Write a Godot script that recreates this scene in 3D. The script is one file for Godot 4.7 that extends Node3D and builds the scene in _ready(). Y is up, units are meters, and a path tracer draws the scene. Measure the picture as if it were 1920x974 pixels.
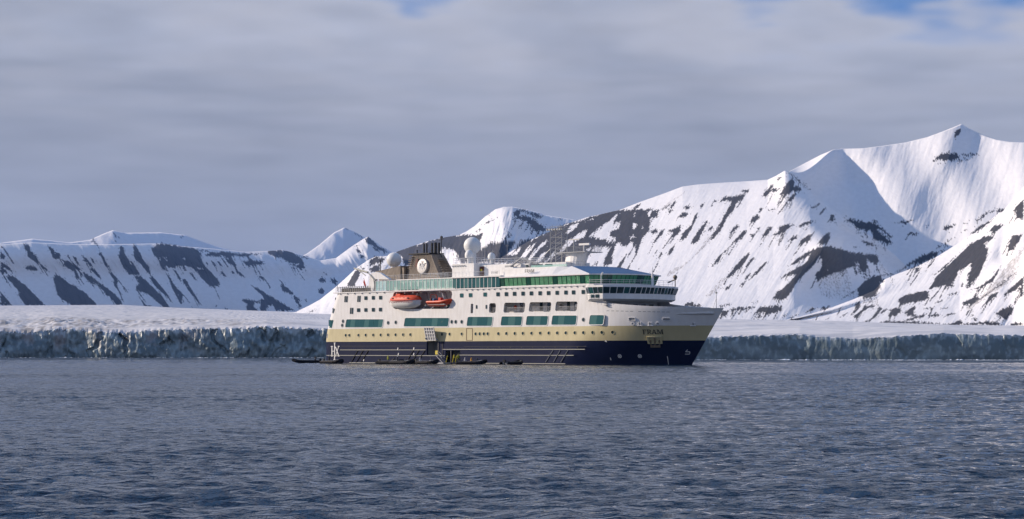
extends Node3D
# An expedition ship lying off a glacier front, snow mountains behind.
# Pixels of the 1920 x 974 photograph are turned into directions (ray); distances come from the water,
# the ship's side or the lie of the land.
const F := 3800.0          # focal length in photo pixels
const EYE := Vector3(0, 3.04, 0)
const YH := 657.0          # horizon row
const SKY_TURN := 5.9341
const BEAM := 10.1         # half breadth of the ship
var ship: Node3D
var ship_o := Vector3(-37.488, 0, -480.016)
var ship_turn := deg_to_rad(46.0)
var fwd := Vector3(cos(deg_to_rad(46.0)), 0, sin(deg_to_rad(46.0)))
var stb := Vector3(-sin(deg_to_rad(46.0)), 0, cos(deg_to_rad(46.0)))
var M := {}
var rock := PackedByteArray()
const RW := 4000
const RH := 840            # mask: 2 texels a pixel, rows from 210
var nz := FastNoiseLite.new()
var nf := FastNoiseLite.new()
var used := {}

func _ready() -> void:
	var cam := Camera3D.new()
	cam.name = "camera"
	cam.position = EYE
	cam.rotation.x = atan((YH - 487.0) / F)
	cam.fov = rad_to_deg(2.0 * atan(487.0 / F))
	cam.near = 0.5
	cam.far = 60000.0
	cam.current = true
	add_child(cam)
	var env := Environment.new()
	env.background_mode = Environment.BG_SKY
	env.sky = Sky.new()
	env.sky.sky_material = make_sky()
	env.tonemap_mode = Environment.TONE_MAPPER_LINEAR
	env.tonemap_exposure = 1.0
	env.sdfgi_enabled = true
	env.ssao_enabled = true
	env.ssil_enabled = true
	env.fog_enabled = true
	env.fog_density = 0.000023
	env.fog_light_color = Color(0.55, 0.72, 1.0)
	var we := WorldEnvironment.new()
	we.name = "world"
	we.environment = env
	add_child(we)
	var sun := DirectionalLight3D.new()
	sun.name = "sun"
	var el := deg_to_rad(23.0)
	var towards := Vector3(-0.975 * cos(el), sin(el), -0.22 * cos(el)).normalized()
	sun.look_at_from_position(Vector3.ZERO, -towards, Vector3.UP)
	sun.light_energy = 1.6
	sun.light_color = Color(1.0, 0.93, 0.86)
	sun.light_angular_distance = 0.6
	sun.shadow_enabled = true
	add_child(sun)

	nz.seed = 11; nz.noise_type = FastNoiseLite.TYPE_SIMPLEX; nz.frequency = 1.0
	nz.fractal_type = FastNoiseLite.FRACTAL_FBM; nz.fractal_octaves = 4
	nf.seed = 5; nf.noise_type = FastNoiseLite.TYPE_SIMPLEX_SMOOTH; nf.frequency = 1.0
	nf.fractal_type = FastNoiseLite.FRACTAL_NONE
	make_materials()
	print("rock"); paint_rock()
	print("mountains"); build_mountains()
	print("glacier"); build_glacier()
	print("sea"); build_sea()
	print("ship"); build_ship()
	print("boats"); build_boats()
	print("done")

# ---------------------------------------------------------------- geometry helpers
func ray(px: float, py: float) -> Vector3:
	var p := atan((YH - 487.0) / F)
	var x := (px - 960.0) / F
	var y := (487.0 - py) / F
	return Vector3(x, y * cos(p) + sin(p), -(cos(p) - y * sin(p)))

func at(px: float, py: float, dist: float) -> Vector3:      # the point of that sight line at depth dist
	var r := ray(px, py)
	return EYE + r * (dist / -r.z)

func on_water(px: float, py: float) -> Vector3:
	var r := ray(px, py)
	return EYE + r * (-EYE.y / r.y)

func S(px: float, py: float, z := BEAM) -> Vector3:         # where a sight line meets the ship's plane z = const, in ship axes
	var r := ray(px, py)
	var t := (ship_o + stb * z - EYE).dot(stb) / r.dot(stb)
	var p := EYE + r * t - ship_o
	return Vector3(p.dot(fwd), p.y, z)

func hull_w(x: float, y: float) -> float:
	y = clampf(y, 0.0, 12.5)
	var xt := 78.0 + 8.0 * minf(1.0, y / 7.9)
	var xs := 105.5 + 8.4 * y / 11.3
	var s := clampf((x - xt) / (xs - xt), 0.0, 1.0)
	return BEAM * (1.0 - pow(s, 1.5 + 0.9 * minf(1.0, y / 11.3)))

func hull_at(px: float, py: float, out := 0.0) -> Transform3D:   # on the curved bow: place and facing
	var z := BEAM
	var p := Vector3.ZERO
	for i in 40:
		p = S(px, py, z)
		z = 0.5 * z + 0.5 * hull_w(p.x, p.y)
	var dx := Vector3(1, 0, (hull_w(p.x + 0.3, p.y) - hull_w(p.x - 0.3, p.y)) / 0.6).normalized()
	var dy := Vector3(0, 1, (hull_w(p.x, p.y + 0.3) - hull_w(p.x, p.y - 0.3)) / 0.6).normalized()
	var n := dx.cross(dy).normalized()
	dy = n.cross(dx).normalized()
	return Transform3D(Basis(dx, dy, n), Vector3(p.x, p.y, hull_w(p.x, p.y)) + n * out)

func new_st() -> SurfaceTool:
	var st := SurfaceTool.new()
	st.begin(Mesh.PRIMITIVE_TRIANGLES)
	return st

func tri(st: SurfaceTool, a: Vector3, b: Vector3, c: Vector3) -> void:   # anticlockwise seen from outside
	var n := (b - a).cross(c - a)
	if n.length_squared() < 1e-14:
		return
	n = n.normalized()
	for p in [a, c, b]:
		st.set_normal(n)
		st.add_vertex(p)

func quad(st: SurfaceTool, a: Vector3, b: Vector3, c: Vector3, d: Vector3) -> void:
	tri(st, a, b, c)
	tri(st, a, c, d)

func box(st: SurfaceTool, lo: Vector3, hi: Vector3, t := Transform3D.IDENTITY) -> void:
	var p := []
	for i in 8:
		p.append(t * Vector3(hi.x if i & 1 else lo.x, hi.y if i & 2 else lo.y, hi.z if i & 4 else lo.z))
	quad(st, p[4], p[5], p[7], p[6]); quad(st, p[1], p[0], p[2], p[3])
	quad(st, p[5], p[1], p[3], p[7]); quad(st, p[0], p[4], p[6], p[2])
	quad(st, p[6], p[7], p[3], p[2]); quad(st, p[0], p[1], p[5], p[4])

func tube(st: SurfaceTool, a: Vector3, b: Vector3, r: float, r2 := -1.0, n := 6) -> void:
	if r2 < 0.0:
		r2 = r
	var w := (b - a).normalized()
	var u := w.cross(Vector3.UP if absf(w.y) < 0.9 else Vector3.RIGHT).normalized()
	var v := w.cross(u)
	for i in n:
		var a0 := TAU * i / n
		var a1 := TAU * (i + 1) / n
		var d0 := u * cos(a0) + v * sin(a0)
		var d1 := u * cos(a1) + v * sin(a1)
		quad(st, a + d0 * r, a + d1 * r, b + d1 * r2, b + d0 * r2)
		tri(st, b, b + d0 * r2, b + d1 * r2)
		tri(st, a, a + d1 * r, a + d0 * r)

func chain(st: SurfaceTool, pts: Array, r: float, n := 5) -> void:
	for i in pts.size() - 1:
		tube(st, pts[i], pts[i + 1], r, -1.0, n)

func lathe(st: SurfaceTool, at_: Vector3, prof: Array, n := 24, t := Basis.IDENTITY) -> void:   # smooth, prof of (r, y) upward
	for i in prof.size() - 1:
		for k in n:
			var q := []
			var m := []
			for e in [[i, k], [i, k + 1], [i + 1, k + 1], [i + 1, k]]:
				var a: float = TAU * e[1] / n
				var p: Vector2 = prof[e[0]]
				var pa: Vector2 = prof[maxi(e[0] - 1, 0)]
				var pb: Vector2 = prof[mini(e[0] + 1, prof.size() - 1)]
				var tg := (pb - pa).normalized()
				m.append(t * Vector3(tg.y * cos(a), -tg.x, -tg.y * sin(a)).normalized())
				q.append(at_ + t * Vector3(p.x * cos(a), p.y, -p.x * sin(a)))
			for j in [0, 2, 1, 0, 3, 2]:
				st.set_normal(m[j])
				st.add_vertex(q[j])

func ball_profile(r: float, lo := -90.0, stretch := 1.0) -> Array:
	var out := []
	for i in 15:
		var a := deg_to_rad(lerpf(lo, 90.0, i / 14.0))
		out.append(Vector2(r * cos(a), r * sin(a) * stretch))
	return out

func plate(st: SurfaceTool, poly: PackedVector2Array, z0: float, z1: float, t := Transform3D.IDENTITY) -> void:   # polygon in x, y, thick in z
	if not Geometry2D.is_polygon_clockwise(poly):
		pass
	else:
		poly.reverse()
	var ix := Geometry2D.triangulate_polygon(poly)
	for i in range(0, ix.size(), 3):
		var a := poly[ix[i]]
		var b := poly[ix[i + 1]]
		var c := poly[ix[i + 2]]
		if (b - a).cross(c - a) < 0.0:
			var s := b
			b = c
			c = s
		tri(st, t * Vector3(a.x, a.y, z1), t * Vector3(b.x, b.y, z1), t * Vector3(c.x, c.y, z1))
		tri(st, t * Vector3(a.x, a.y, z0), t * Vector3(c.x, c.y, z0), t * Vector3(b.x, b.y, z0))
	var n := poly.size()
	for i in n:
		var a := poly[i]
		var b := poly[(i + 1) % n]
		quad(st, t * Vector3(a.x, a.y, z0), t * Vector3(b.x, b.y, z0), t * Vector3(b.x, b.y, z1), t * Vector3(a.x, a.y, z1))

func ring(st: SurfaceTool, outer: PackedVector2Array, inner: PackedVector2Array, z0: float, z1: float, t := Transform3D.IDENTITY) -> void:
	var n := outer.size()
	for i in n:
		var k := (i + 1) % n
		var a := outer[i]
		var b := outer[k]
		var c := inner[k]
		var d := inner[i]
		quad(st, t * Vector3(a.x, a.y, z1), t * Vector3(b.x, b.y, z1), t * Vector3(c.x, c.y, z1), t * Vector3(d.x, d.y, z1))
		quad(st, t * Vector3(a.x, a.y, z0), t * Vector3(b.x, b.y, z0), t * Vector3(b.x, b.y, z1), t * Vector3(a.x, a.y, z1))
		quad(st, t * Vector3(c.x, c.y, z0), t * Vector3(d.x, d.y, z0), t * Vector3(d.x, d.y, z1), t * Vector3(c.x, c.y, z1))

func grown(poly: PackedVector2Array, by: float) -> PackedVector2Array:   # each corner moved out, the same number of corners
	var n := poly.size()
	var out := PackedVector2Array()
	for i in n:
		var e0 := (poly[i] - poly[(i + n - 1) % n]).normalized()
		var e1 := (poly[(i + 1) % n] - poly[i]).normalized()
		var n0 := Vector2(e0.y, -e0.x)
		var n1 := Vector2(e1.y, -e1.x)
		out.append(poly[i] + (n0 + n1) / maxf(1.0 + n0.dot(n1), 0.3) * by)
	return out

func rounded(q: Array, c: float) -> PackedVector2Array:      # an anticlockwise quad with its corners cut twice
	var out := PackedVector2Array()
	for i in 4:
		var p: Vector2 = q[i]
		var a: Vector2 = (q[(i + 3) % 4] - p).normalized()
		var b: Vector2 = (q[(i + 1) % 4] - p).normalized()
		out.append(p + a * c)
		out.append(p + (a + b) * c * 0.3)
		out.append(p + b * c)
	return out

func circle(c: Vector2, r: float, n := 16) -> PackedVector2Array:
	var out := PackedVector2Array()
	for i in n:
		out.append(c + Vector2(cos(TAU * i / n), sin(TAU * i / n)) * r)
	return out

func wall(st: SurfaceTool, poly: PackedVector2Array, holes: Array, z: float, thick: float) -> void:   # a plate at z with openings cut through it
	var cuts := []
	var x0 := 1e9
	var x1 := -1e9
	for p in poly:
		x0 = minf(x0, p.x)
		x1 = maxf(x1, p.x)
	for h in holes:
		var s := 0.0
		for p in h:
			s += p.x
		cuts.append(s / h.size())
	cuts.sort()
	cuts.push_front(x0)
	cuts.append(x1)
	for i in cuts.size() - 1:
		if cuts[i + 1] - cuts[i] < 0.001:
			continue
		var strip := PackedVector2Array([Vector2(cuts[i], -50), Vector2(cuts[i + 1], -50), Vector2(cuts[i + 1], 50), Vector2(cuts[i], 50)])
		var parts := Geometry2D.intersect_polygons(poly, strip)
		for h in holes:
			var next := []
			for q in parts:
				for c in Geometry2D.clip_polygons(q, h):
					next.append(c)
			parts.assign(next)
		for q in parts:
			var ix := Geometry2D.triangulate_polygon(q)
			for k in range(0, ix.size(), 3):
				var a: Vector2 = q[ix[k]]
				var b: Vector2 = q[ix[k + 1]]
				var c: Vector2 = q[ix[k + 2]]
				if (b - a).cross(c - a) < 0.0:
					var s2 := b
					b = c
					c = s2
				tri(st, Vector3(a.x, a.y, z), Vector3(b.x, b.y, z), Vector3(c.x, c.y, z))
	for h in holes:
		var n: int = h.size()
		for i in n:
			var a: Vector2 = h[i]
			var b: Vector2 = h[(i + 1) % n]
			quad(st, Vector3(b.x, b.y, z - thick), Vector3(a.x, a.y, z - thick), Vector3(a.x, a.y, z), Vector3(b.x, b.y, z))

func grid(v: PackedVector3Array, nu: int, nv: int, col := PackedColorArray(), flip := false) -> ArrayMesh:   # v[j * nu + i]; smooth normals
	var n := PackedVector3Array()
	n.resize(v.size())
	for j in nv:
		var ja := maxi(j - 1, 0) * nu
		var jb := mini(j + 1, nv - 1) * nu
		for i in nu:
			var du := v[j * nu + mini(i + 1, nu - 1)] - v[j * nu + maxi(i - 1, 0)]
			var dv := v[jb + i] - v[ja + i]
			var c := du.cross(dv)
			n[j * nu + i] = (-c if flip else c).normalized() if c.length_squared() > 1e-16 else Vector3.UP
	var ix := PackedInt32Array()
	ix.resize((nu - 1) * (nv - 1) * 6)
	var k := 0
	for j in nv - 1:
		for i in nu - 1:
			var a := j * nu + i
			var b := a + 1
			var c := a + nu
			var d := c + 1
			if flip:
				ix[k] = a; ix[k + 1] = b; ix[k + 2] = d; ix[k + 3] = a; ix[k + 4] = d; ix[k + 5] = c
			else:
				ix[k] = a; ix[k + 1] = d; ix[k + 2] = b; ix[k + 3] = a; ix[k + 4] = c; ix[k + 5] = d
			k += 6
	var arr := []
	arr.resize(Mesh.ARRAY_MAX)
	arr[Mesh.ARRAY_VERTEX] = v
	arr[Mesh.ARRAY_NORMAL] = n
	arr[Mesh.ARRAY_INDEX] = ix
	if col.size():
		arr[Mesh.ARRAY_COLOR] = col
	var m := ArrayMesh.new()
	m.add_surface_from_arrays(Mesh.PRIMITIVE_TRIANGLES, arr)
	return m

func numbered(called: String) -> String:
	var n: int = used.get(called, 0)
	used[called] = n + 1
	return called if n == 0 else "%s_%03d" % [called, n]

func put(called: String, mesh: Mesh, m: Material, parent: Node = self) -> MeshInstance3D:
	var o := MeshInstance3D.new()
	o.name = numbered(called) if parent == self else called
	o.mesh = mesh
	o.material_override = m
	o.cast_shadow = GeometryInstance3D.SHADOW_CASTING_SETTING_ON
	parent.add_child(o, true)
	return o

func obj(called: String, st: SurfaceTool, m: Material, parent: Node = self) -> MeshInstance3D:
	return put(called, st.commit(), m, parent)

func thing(called: String, where: Vector3, turn := 0.0) -> Node3D:
	var o := Node3D.new()
	o.name = numbered(called)
	add_child(o)
	o.position = where
	o.rotation.y = turn
	return o

func tag(o: Node, label: String, category := "", group := "", kind := "") -> void:
	o.set_meta("label", label)
	if category: o.set_meta("category", category)
	if group: o.set_meta("group", group)
	if kind: o.set_meta("kind", kind)

func mat(c: Color, rough := 0.5, metal := 0.0) -> StandardMaterial3D:      # c in linear base colour
	var m := StandardMaterial3D.new()
	m.albedo_color = c.linear_to_srgb()
	m.roughness = rough
	m.metallic = metal
	return m

func noise_tex(freq: float, oct: int, seed_: int, ramp: Array, bump := false, size := 512, strength := 4.0) -> NoiseTexture2D:
	var n := FastNoiseLite.new()
	n.seed = seed_
	n.frequency = freq
	n.noise_type = FastNoiseLite.TYPE_SIMPLEX
	n.fractal_octaves = oct
	var t := NoiseTexture2D.new()
	t.width = size
	t.height = size
	t.seamless = true
	t.noise = n
	if bump:
		t.as_normal_map = true
		t.bump_strength = strength
	else:
		var g := Gradient.new()
		g.offsets = PackedFloat32Array([0.0, 1.0])
		g.colors = PackedColorArray([ramp[0], ramp[1]])
		t.color_ramp = g
	return t

func make_materials() -> void:
	var grime := noise_tex(0.012, 5, 3, [Color(0.94, 0.935, 0.925), Color(1, 1, 1)])
	var paint := func(c: Color, rough: float, scale_: Vector3):
		var m := mat(c, rough)
		m.albedo_texture = grime
		m.uv1_triplanar = true
		m.uv1_scale = scale_
		return m
	M.white = paint.call(Color(0.80, 0.795, 0.785), 0.42, Vector3(0.11, 0.03, 0.11))
	M.cream = paint.call(Color(0.60, 0.53, 0.31), 0.45, Vector3(0.09, 0.03, 0.09))
	M.navy = paint.call(Color(0.005, 0.010, 0.042), 0.45, Vector3(0.09, 0.03, 0.09))
	M.navy.metallic_specular = 0.25
	var plating := noise_tex(0.006, 3, 17, [], true, 512, 3.0)
	for k in ["white", "cream", "navy"]:
		M[k].normal_enabled = true
		M[k].normal_texture = plating
		M[k].normal_scale = 0.25
	M.navy_trim = mat(Color(0.012, 0.013, 0.024), 0.5)
	M.grey = paint.call(Color(0.34, 0.35, 0.36), 0.6, Vector3(0.2, 0.1, 0.2))
	M.dark = mat(Color(0.02, 0.021, 0.024), 0.6)
	M.steel = mat(Color(0.45, 0.45, 0.44), 0.45, 0.3)
	M.strake = mat(Color(0.42, 0.42, 0.36), 0.6)
	M.deck = mat(Color(0.22, 0.20, 0.17), 0.8)
	M.brown = paint.call(Color(0.27, 0.232, 0.185), 0.6, Vector3(0.5, 0.04, 0.5))
	M.brown.albedo_texture = noise_tex(0.02, 5, 21, [Color(0.55, 0.52, 0.5), Color(1.15, 1.1, 1.05)])
	M.black = mat(Color(0.012, 0.012, 0.013), 0.7)
	M.silver = paint.call(Color(0.40, 0.39, 0.38), 0.4, Vector3(0.7, 0.7, 0.7))
	M.silver.metallic = 0.3
	M.radome = mat(Color(0.74, 0.74, 0.72), 0.55)
	M.orange = mat(Color(0.64, 0.062, 0.008), 0.5)
	M.red = mat(Color(0.55, 0.04, 0.02), 0.5)
	M.yellow = mat(Color(0.62, 0.50, 0.03), 0.6)
	M.rubber = mat(Color(0.009, 0.009, 0.011), 0.6)
	M.rubber.metallic_specular = 0.2
	M.blue_paint = mat(Color(0.07, 0.15, 0.29), 0.5)
	M.blue_paint.metallic_specular = 0.2
	M.door = mat(Color(0.10, 0.028, 0.018), 0.6)
	M.pane = mat(Color(0.028, 0.105, 0.105), 0.1)
	M.pane_pale = mat(Color(0.07, 0.17, 0.16), 0.12)
	M.pane_dark = mat(Color(0.02, 0.045, 0.048), 0.1)
	M.pane_green = mat(Color(0.075, 0.30, 0.15), 0.18)
	M.pane_green.normal_enabled = true
	M.pane_green.normal_texture = noise_tex(0.06, 3, 9, [], true, 256, 8.0)
	M.pane_green.uv1_triplanar = true
	M.pane_green.uv1_scale = Vector3(0.6, 0.6, 0.6)
	M.pane_green_dark = mat(Color(0.012, 0.075, 0.05), 0.12)
	var gl := mat(Color(0.45, 0.72, 0.62), 0.03)
	gl.transparency = BaseMaterial3D.TRANSPARENCY_ALPHA
	gl.albedo_color.a = 0.42
	M.screen_glass = gl
	M.bar = mat(Color(0.13, 0.14, 0.16), 0.6)
	M.text = mat(Color(0.03, 0.03, 0.032), 0.6)
	M.mark = mat(Color(0.78, 0.78, 0.76), 0.6)
	var terrain := StandardMaterial3D.new()
	terrain.vertex_color_use_as_albedo = true
	terrain.roughness = 0.85
	M.terrain = terrain
	var ice := StandardMaterial3D.new()
	ice.vertex_color_use_as_albedo = true
	ice.roughness = 0.45
	M.ice = ice
	var sea := mat(Color(0.005, 0.018, 0.036), 0.06)
	sea.metallic_specular = 0.45
	sea.normal_enabled = true
	sea.normal_texture = noise_tex(0.018, 5, 31, [], true, 1024, 10.0)
	sea.normal_scale = 1.2
	sea.uv1_triplanar = true
	sea.uv1_world_triplanar = true
	sea.uv1_scale = Vector3(0.08, 0.11, 0.17)
	M.sea = sea
	M.foam = mat(Color(0.72, 0.76, 0.80), 0.8)
	var skin := StandardMaterial3D.new()
	skin.vertex_color_use_as_albedo = true
	skin.roughness = 0.75
	M.person = skin

# ---------------------------------------------------------------- sky: air and cloud only
func sky_at(n: FastNoiseLite, az: float, el: float) -> Color:
	var e := rad_to_deg(el)
	az += SKY_TURN
	var keys := [[-1.0, 0.46], [0.0, 0.46], [2.0, 0.435], [3.5, 0.405], [5.5, 0.395], [7.2, 0.43], [8.8, 0.49], [12.0, 0.48], [25.0, 0.43], [90.0, 0.40]]
	var c := 0.40
	for i in keys.size() - 1:
		if e >= keys[i][0] and e < keys[i + 1][0]:
			c = lerpf(keys[i][1], keys[i + 1][1], smoothstep(0.0, 1.0, (e - keys[i][0]) / (keys[i + 1][0] - keys[i][0])))
	var sq := 9.0 / (1.0 + maxf(e - 8.0, 0.0) * 0.06)          # cloud sheets lie flat: stretched near the horizon
	var a := n.get_noise_3d(cos(az) * 4.0, sin(az) * 4.0, el * sq)
	var b := n.get_noise_3d(cos(az) * 8.0 + 50.0, sin(az) * 8.0, el * sq * 5.2)
	var f := n.get_noise_3d(cos(az) * 15.0, sin(az) * 15.0 + 20.0, el * sq * 16.0)
	var up := clampf((e - 4.5) / 4.0, 0.0, 1.0)
	c *= 1.0 + 0.14 * a + (0.10 + 0.11 * up) * b + (0.07 + 0.07 * up) * f
	var cl := Color(c * 0.92, c * 0.995, c * 1.24)
	cl = cl.lerp(Color(c * 0.965, c * 1.0, c * 1.18), clampf(0.5 + 1.4 * b, 0.0, 1.0) * up)
	var gap := clampf((a * 0.7 + b * 0.7 + f * 0.4 - 0.29 + clampf((e - 8.6) * 0.06, -0.3, 0.10) + 0.62 * smoothstep(18.0, 40.0, e)) * 2.8, 0.0, 1.0) * clampf((e - 7.9) / 1.2, 0.0, 1.0)
	return cl.lerp(Color(0.11, 0.25, 0.56), gap * 0.9)

func make_sky() -> PanoramaSkyMaterial:
	var n := FastNoiseLite.new()
	n.seed = 41
	n.noise_type = FastNoiseLite.TYPE_SIMPLEX_SMOOTH
	n.frequency = 1.0
	n.fractal_octaves = 4
	var w := 4096
	var h := 2048
	var small := Image.create_empty(528, 256, false, Image.FORMAT_RGBF)      # eight columns repeat on each side, so that no seam shows
	for y in 256:
		var el := PI * 0.5 - PI * (y + 0.5) / 256.0
		for x in 528:
			small.set_pixel(x, y, sky_at(n, TAU * (x - 7.5) / 512.0, maxf(el, 0.0)))
	small.resize(w + 128, h, Image.INTERPOLATE_CUBIC)
	small = small.get_region(Rect2i(64, 0, w, h))
	var band := Image.create_empty(1040, 201, false, Image.FORMAT_RGBF)      # finer rows low over the horizon
	for y in 201:
		var el := PI * 0.5 - PI * (h / 2 - 200 + y + 0.5) / h
		for x in 1040:
			band.set_pixel(x, y, sky_at(n, TAU * (x - 7.5) / 1024.0, maxf(el, 0.0)))
	band.resize(w + 64, 201, Image.INTERPOLATE_CUBIC)
	small.blit_rect(band, Rect2i(32, 0, w, 201), Vector2i(0, h / 2 - 200))
	var m := PanoramaSkyMaterial.new()
	m.panorama = ImageTexture.create_from_image(small)
	return m

# ---------------------------------------------------------------- where bare rock shows through the snow
func fill(v: int, ox: float, oy: float, s: float, polys: Array) -> void:
	for p in polys:
		var pg := PackedVector2Array()
		var lo := Vector2(1e9, 1e9)
		var hi := -lo
		for i in range(0, p.size(), 2):
			var q := Vector2((ox + p[i] * s + 40.0) * 2.0, (oy + p[i + 1] * s - 210.0) * 2.0)
			pg.append(q)
			lo = lo.min(q)
			hi = hi.max(q)
		for y in range(maxi(int(lo.y), 0), mini(int(hi.y) + 2, RH)):
			var xs := []
			for i in pg.size():
				var a := pg[i]
				var b := pg[(i + 1) % pg.size()]
				if (a.y <= y and b.y > y) or (b.y <= y and a.y > y):
					xs.append(a.x + (y - a.y) / (b.y - a.y) * (b.x - a.x))
			xs.sort()
			for k in range(0, xs.size() - 1, 2):
				for x in range(maxi(int(ceil(xs[k])), 0), mini(int(xs[k + 1]) + 1, RW)):
					rock[y * RW + x] = v

func stroke(v: int, ox: float, oy: float, s: float, pts: Array, w: float) -> void:
	for i in range(0, pts.size() - 2, 2):
		var a := Vector2(pts[i], pts[i + 1])
		var b := Vector2(pts[i + 2], pts[i + 3])
		var n := (b - a).normalized().orthogonal() * w / s * 0.5
		fill(v, ox, oy, s, [[a.x + n.x, a.y + n.y, b.x + n.x, b.y + n.y, b.x - n.x, b.y - n.y, a.x - n.x, a.y - n.y]])

func paint_rock() -> void:
	rock.resize(RW * RH)
	fill(255, 0, 420, 0.18476, [[0,225,25,235,70,290,85,330,60,310,20,245],[0,270,50,335,45,355,0,358],[0,385,60,410,130,490,100,485,40,450,0,420],[0,435,60,475,75,505,0,495],
		[75,510,130,530,270,640,330,705,460,832,260,830,225,790,180,715,190,690,130,620,60,540],[0,690,60,760,115,825,0,828],[240,215,270,208,300,225,300,265,370,340,390,410,360,395,290,345,268,310,268,275,235,245],
		[395,400,440,430,500,490,440,465,405,430],[248,435,290,422,355,435,372,455,360,472,290,470,255,455],[395,490,415,500,408,520],[480,232,540,255,545,290,600,300,620,330,590,345,610,352,570,362,515,325,515,290],
		[600,360,700,385,760,410,830,472,800,475,760,455,790,520,800,560,780,572,760,545,757,495,690,450,645,420,640,385],[800,500,825,495,838,530,815,540],
		[840,487,900,520,1040,620,1160,710,1215,770,1240,830,1180,828,1150,790,1110,735,1075,725,1020,655,960,600,940,615,890,580,850,540],
		[530,545,560,508,600,530,700,600,850,690,990,828,740,835,700,815,600,745,570,705,555,640],[665,310,690,325,720,375,755,410,730,400,690,350],[728,322,760,335,800,412,780,410,755,370],
		[815,310,850,335,880,355,940,435,915,435,870,380,835,375,845,350],[915,355,940,355,955,390,935,390],[912,445,950,455,1000,510,1025,560,1000,550,950,500,920,475],[980,295,1020,290,1060,360,1090,445,1070,440,1040,385,1015,320],
		[1095,490,1125,488,1160,525,1195,570,1180,600,1190,625,1185,665,1160,640,1145,595,1150,570,1110,510],[1215,235,1245,235,1260,270,1270,330,1330,420,1410,515,1310,518,1260,465,1220,390,1200,330,1205,290],
		[1310,360,1345,395,1420,520,1400,510,1340,430],[1345,215,1365,208,1380,230,1420,300,1450,370,1510,440,1525,510,1500,500,1440,430,1420,395,1380,385,1350,310,1352,260],
		[1365,535,1420,525,1470,570,1560,650,1640,735,1720,850,1660,852,1600,800,1530,740,1450,690,1370,670,1375,640,1410,610,1390,570],[1395,710,1420,750,1470,815,1550,850,1510,855,1460,835,1420,760],
		[1510,545,1540,530,1610,610,1680,690,1732,775,1732,790,1670,720,1620,680,1560,620],[890,175,930,150,960,148,965,210,940,195],[1150,85,1170,82,1175,130,1155,135],[1155,160,1170,160,1168,180,1155,178],[1055,155,1072,160,1068,178]])
	fill(255, 280, 420, 0.18476, [[15,250,80,200,180,205,250,215,380,240,480,262,520,290,515,330,530,360,545,400,560,430,600,470,690,560,712,600,705,630,660,635,610,640,580,600,530,560,480,490,440,450,390,430,330,430,280,430,250,455,170,430,150,480,135,470,110,430,80,350,30,300],
		[150,480,200,540,250,620,340,715,345,740,325,760,330,805,305,800,270,730,230,660,185,540],[230,460,270,480,320,560,325,580,300,575,260,500],[330,575,360,560,385,590,400,630,450,700,490,770,530,830,500,805,440,735,400,690,370,640],
		[400,495,430,500,480,575,450,560,430,530],[480,262,620,265,600,275,520,275],[555,310,620,285,710,290,730,275,830,290,860,300,1000,300,1130,300,1060,312,1010,315,1010,350,1060,375,1120,368,1155,395,1140,420,1100,415,1060,425,1010,430,945,395,950,380,1010,378,985,335,850,325,830,340,870,400,880,425,850,430,810,400,800,340,760,325,700,330,600,330],
		[625,375,650,390,690,445,650,420],[680,370,710,385,738,430,710,425],[740,370,765,380,805,450,780,430],[715,475,745,490,775,530,755,540,730,505],[825,480,850,485,868,515,845,508],[565,390,590,398,600,420,575,412],[850,440,900,480,950,520,965,545,930,530,890,490],
		[1195,285,1230,270,1330,265,1430,278,1500,315,1545,365,1562,395,1530,405,1440,395,1370,375,1360,350,1280,335,1220,310],[1450,415,1530,410,1570,430,1545,465,1500,440],[1520,325,1570,330,1625,358,1570,345],[1105,540,1150,538,1190,585,1150,570],
		[1310,560,1330,570,1375,635,1420,665,1465,710,1400,705,1345,680,1325,620,1350,615],[1450,725,1490,735,1530,770,1510,790,1550,850,1530,850,1480,790],
		[1030,630,1080,640,1200,715,1290,770,1350,805,1400,840,1480,880,1290,888,1250,830,1200,820,1185,890,1120,890,1125,800,1060,800,1050,830,1115,890,985,893,985,800,930,780,970,765,1080,780,1165,770,1120,700],
		[660,835,690,825,680,840],[765,850,800,870,810,890,770,880],[1575,770,1600,770,1590,790],[0,830,50,855,0,858],[305,125,330,115,350,128,325,145]])
	fill(0, 280, 420, 0.18476, [[85,345,105,345,100,365],[145,355,180,352,170,372],[480,450,530,440,545,465,490,465],[330,345,360,350,350,380]])
	fill(255, 560, 400, 0.2053, [[0,385,40,440,50,500,20,515,0,510],[610,240,640,220,690,260,720,300,815,350,780,360,720,330,690,305,660,285,610,265],[670,305,700,315,740,350,700,340],[520,335,550,330,575,370,535,360],[505,298,550,300,540,312],[565,385,605,385,590,415,560,405],
		[175,600,205,585,242,605,230,635,190,630],[290,600,330,595,355,630,330,655,300,630],[180,690,215,680,235,720,205,745,175,725],[225,548,250,550,248,562],[50,790,70,788,68,808],[0,825,30,860,0,870],[505,185,540,183,590,225,560,215],[375,150,415,125,470,155,420,138],
		[640,440,690,400,760,400,790,415,760,450,700,460,650,475],[640,500,690,480,740,475,740,535,650,530],[525,510,565,530,550,580,530,620,510,665,470,670,440,665,460,620,500,550],[545,490,605,500,590,512],[80,900,150,880,120,900],[880,345,930,325,1040,300,1140,270,1270,225,1270,480,960,480,940,400,900,370]])
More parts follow.
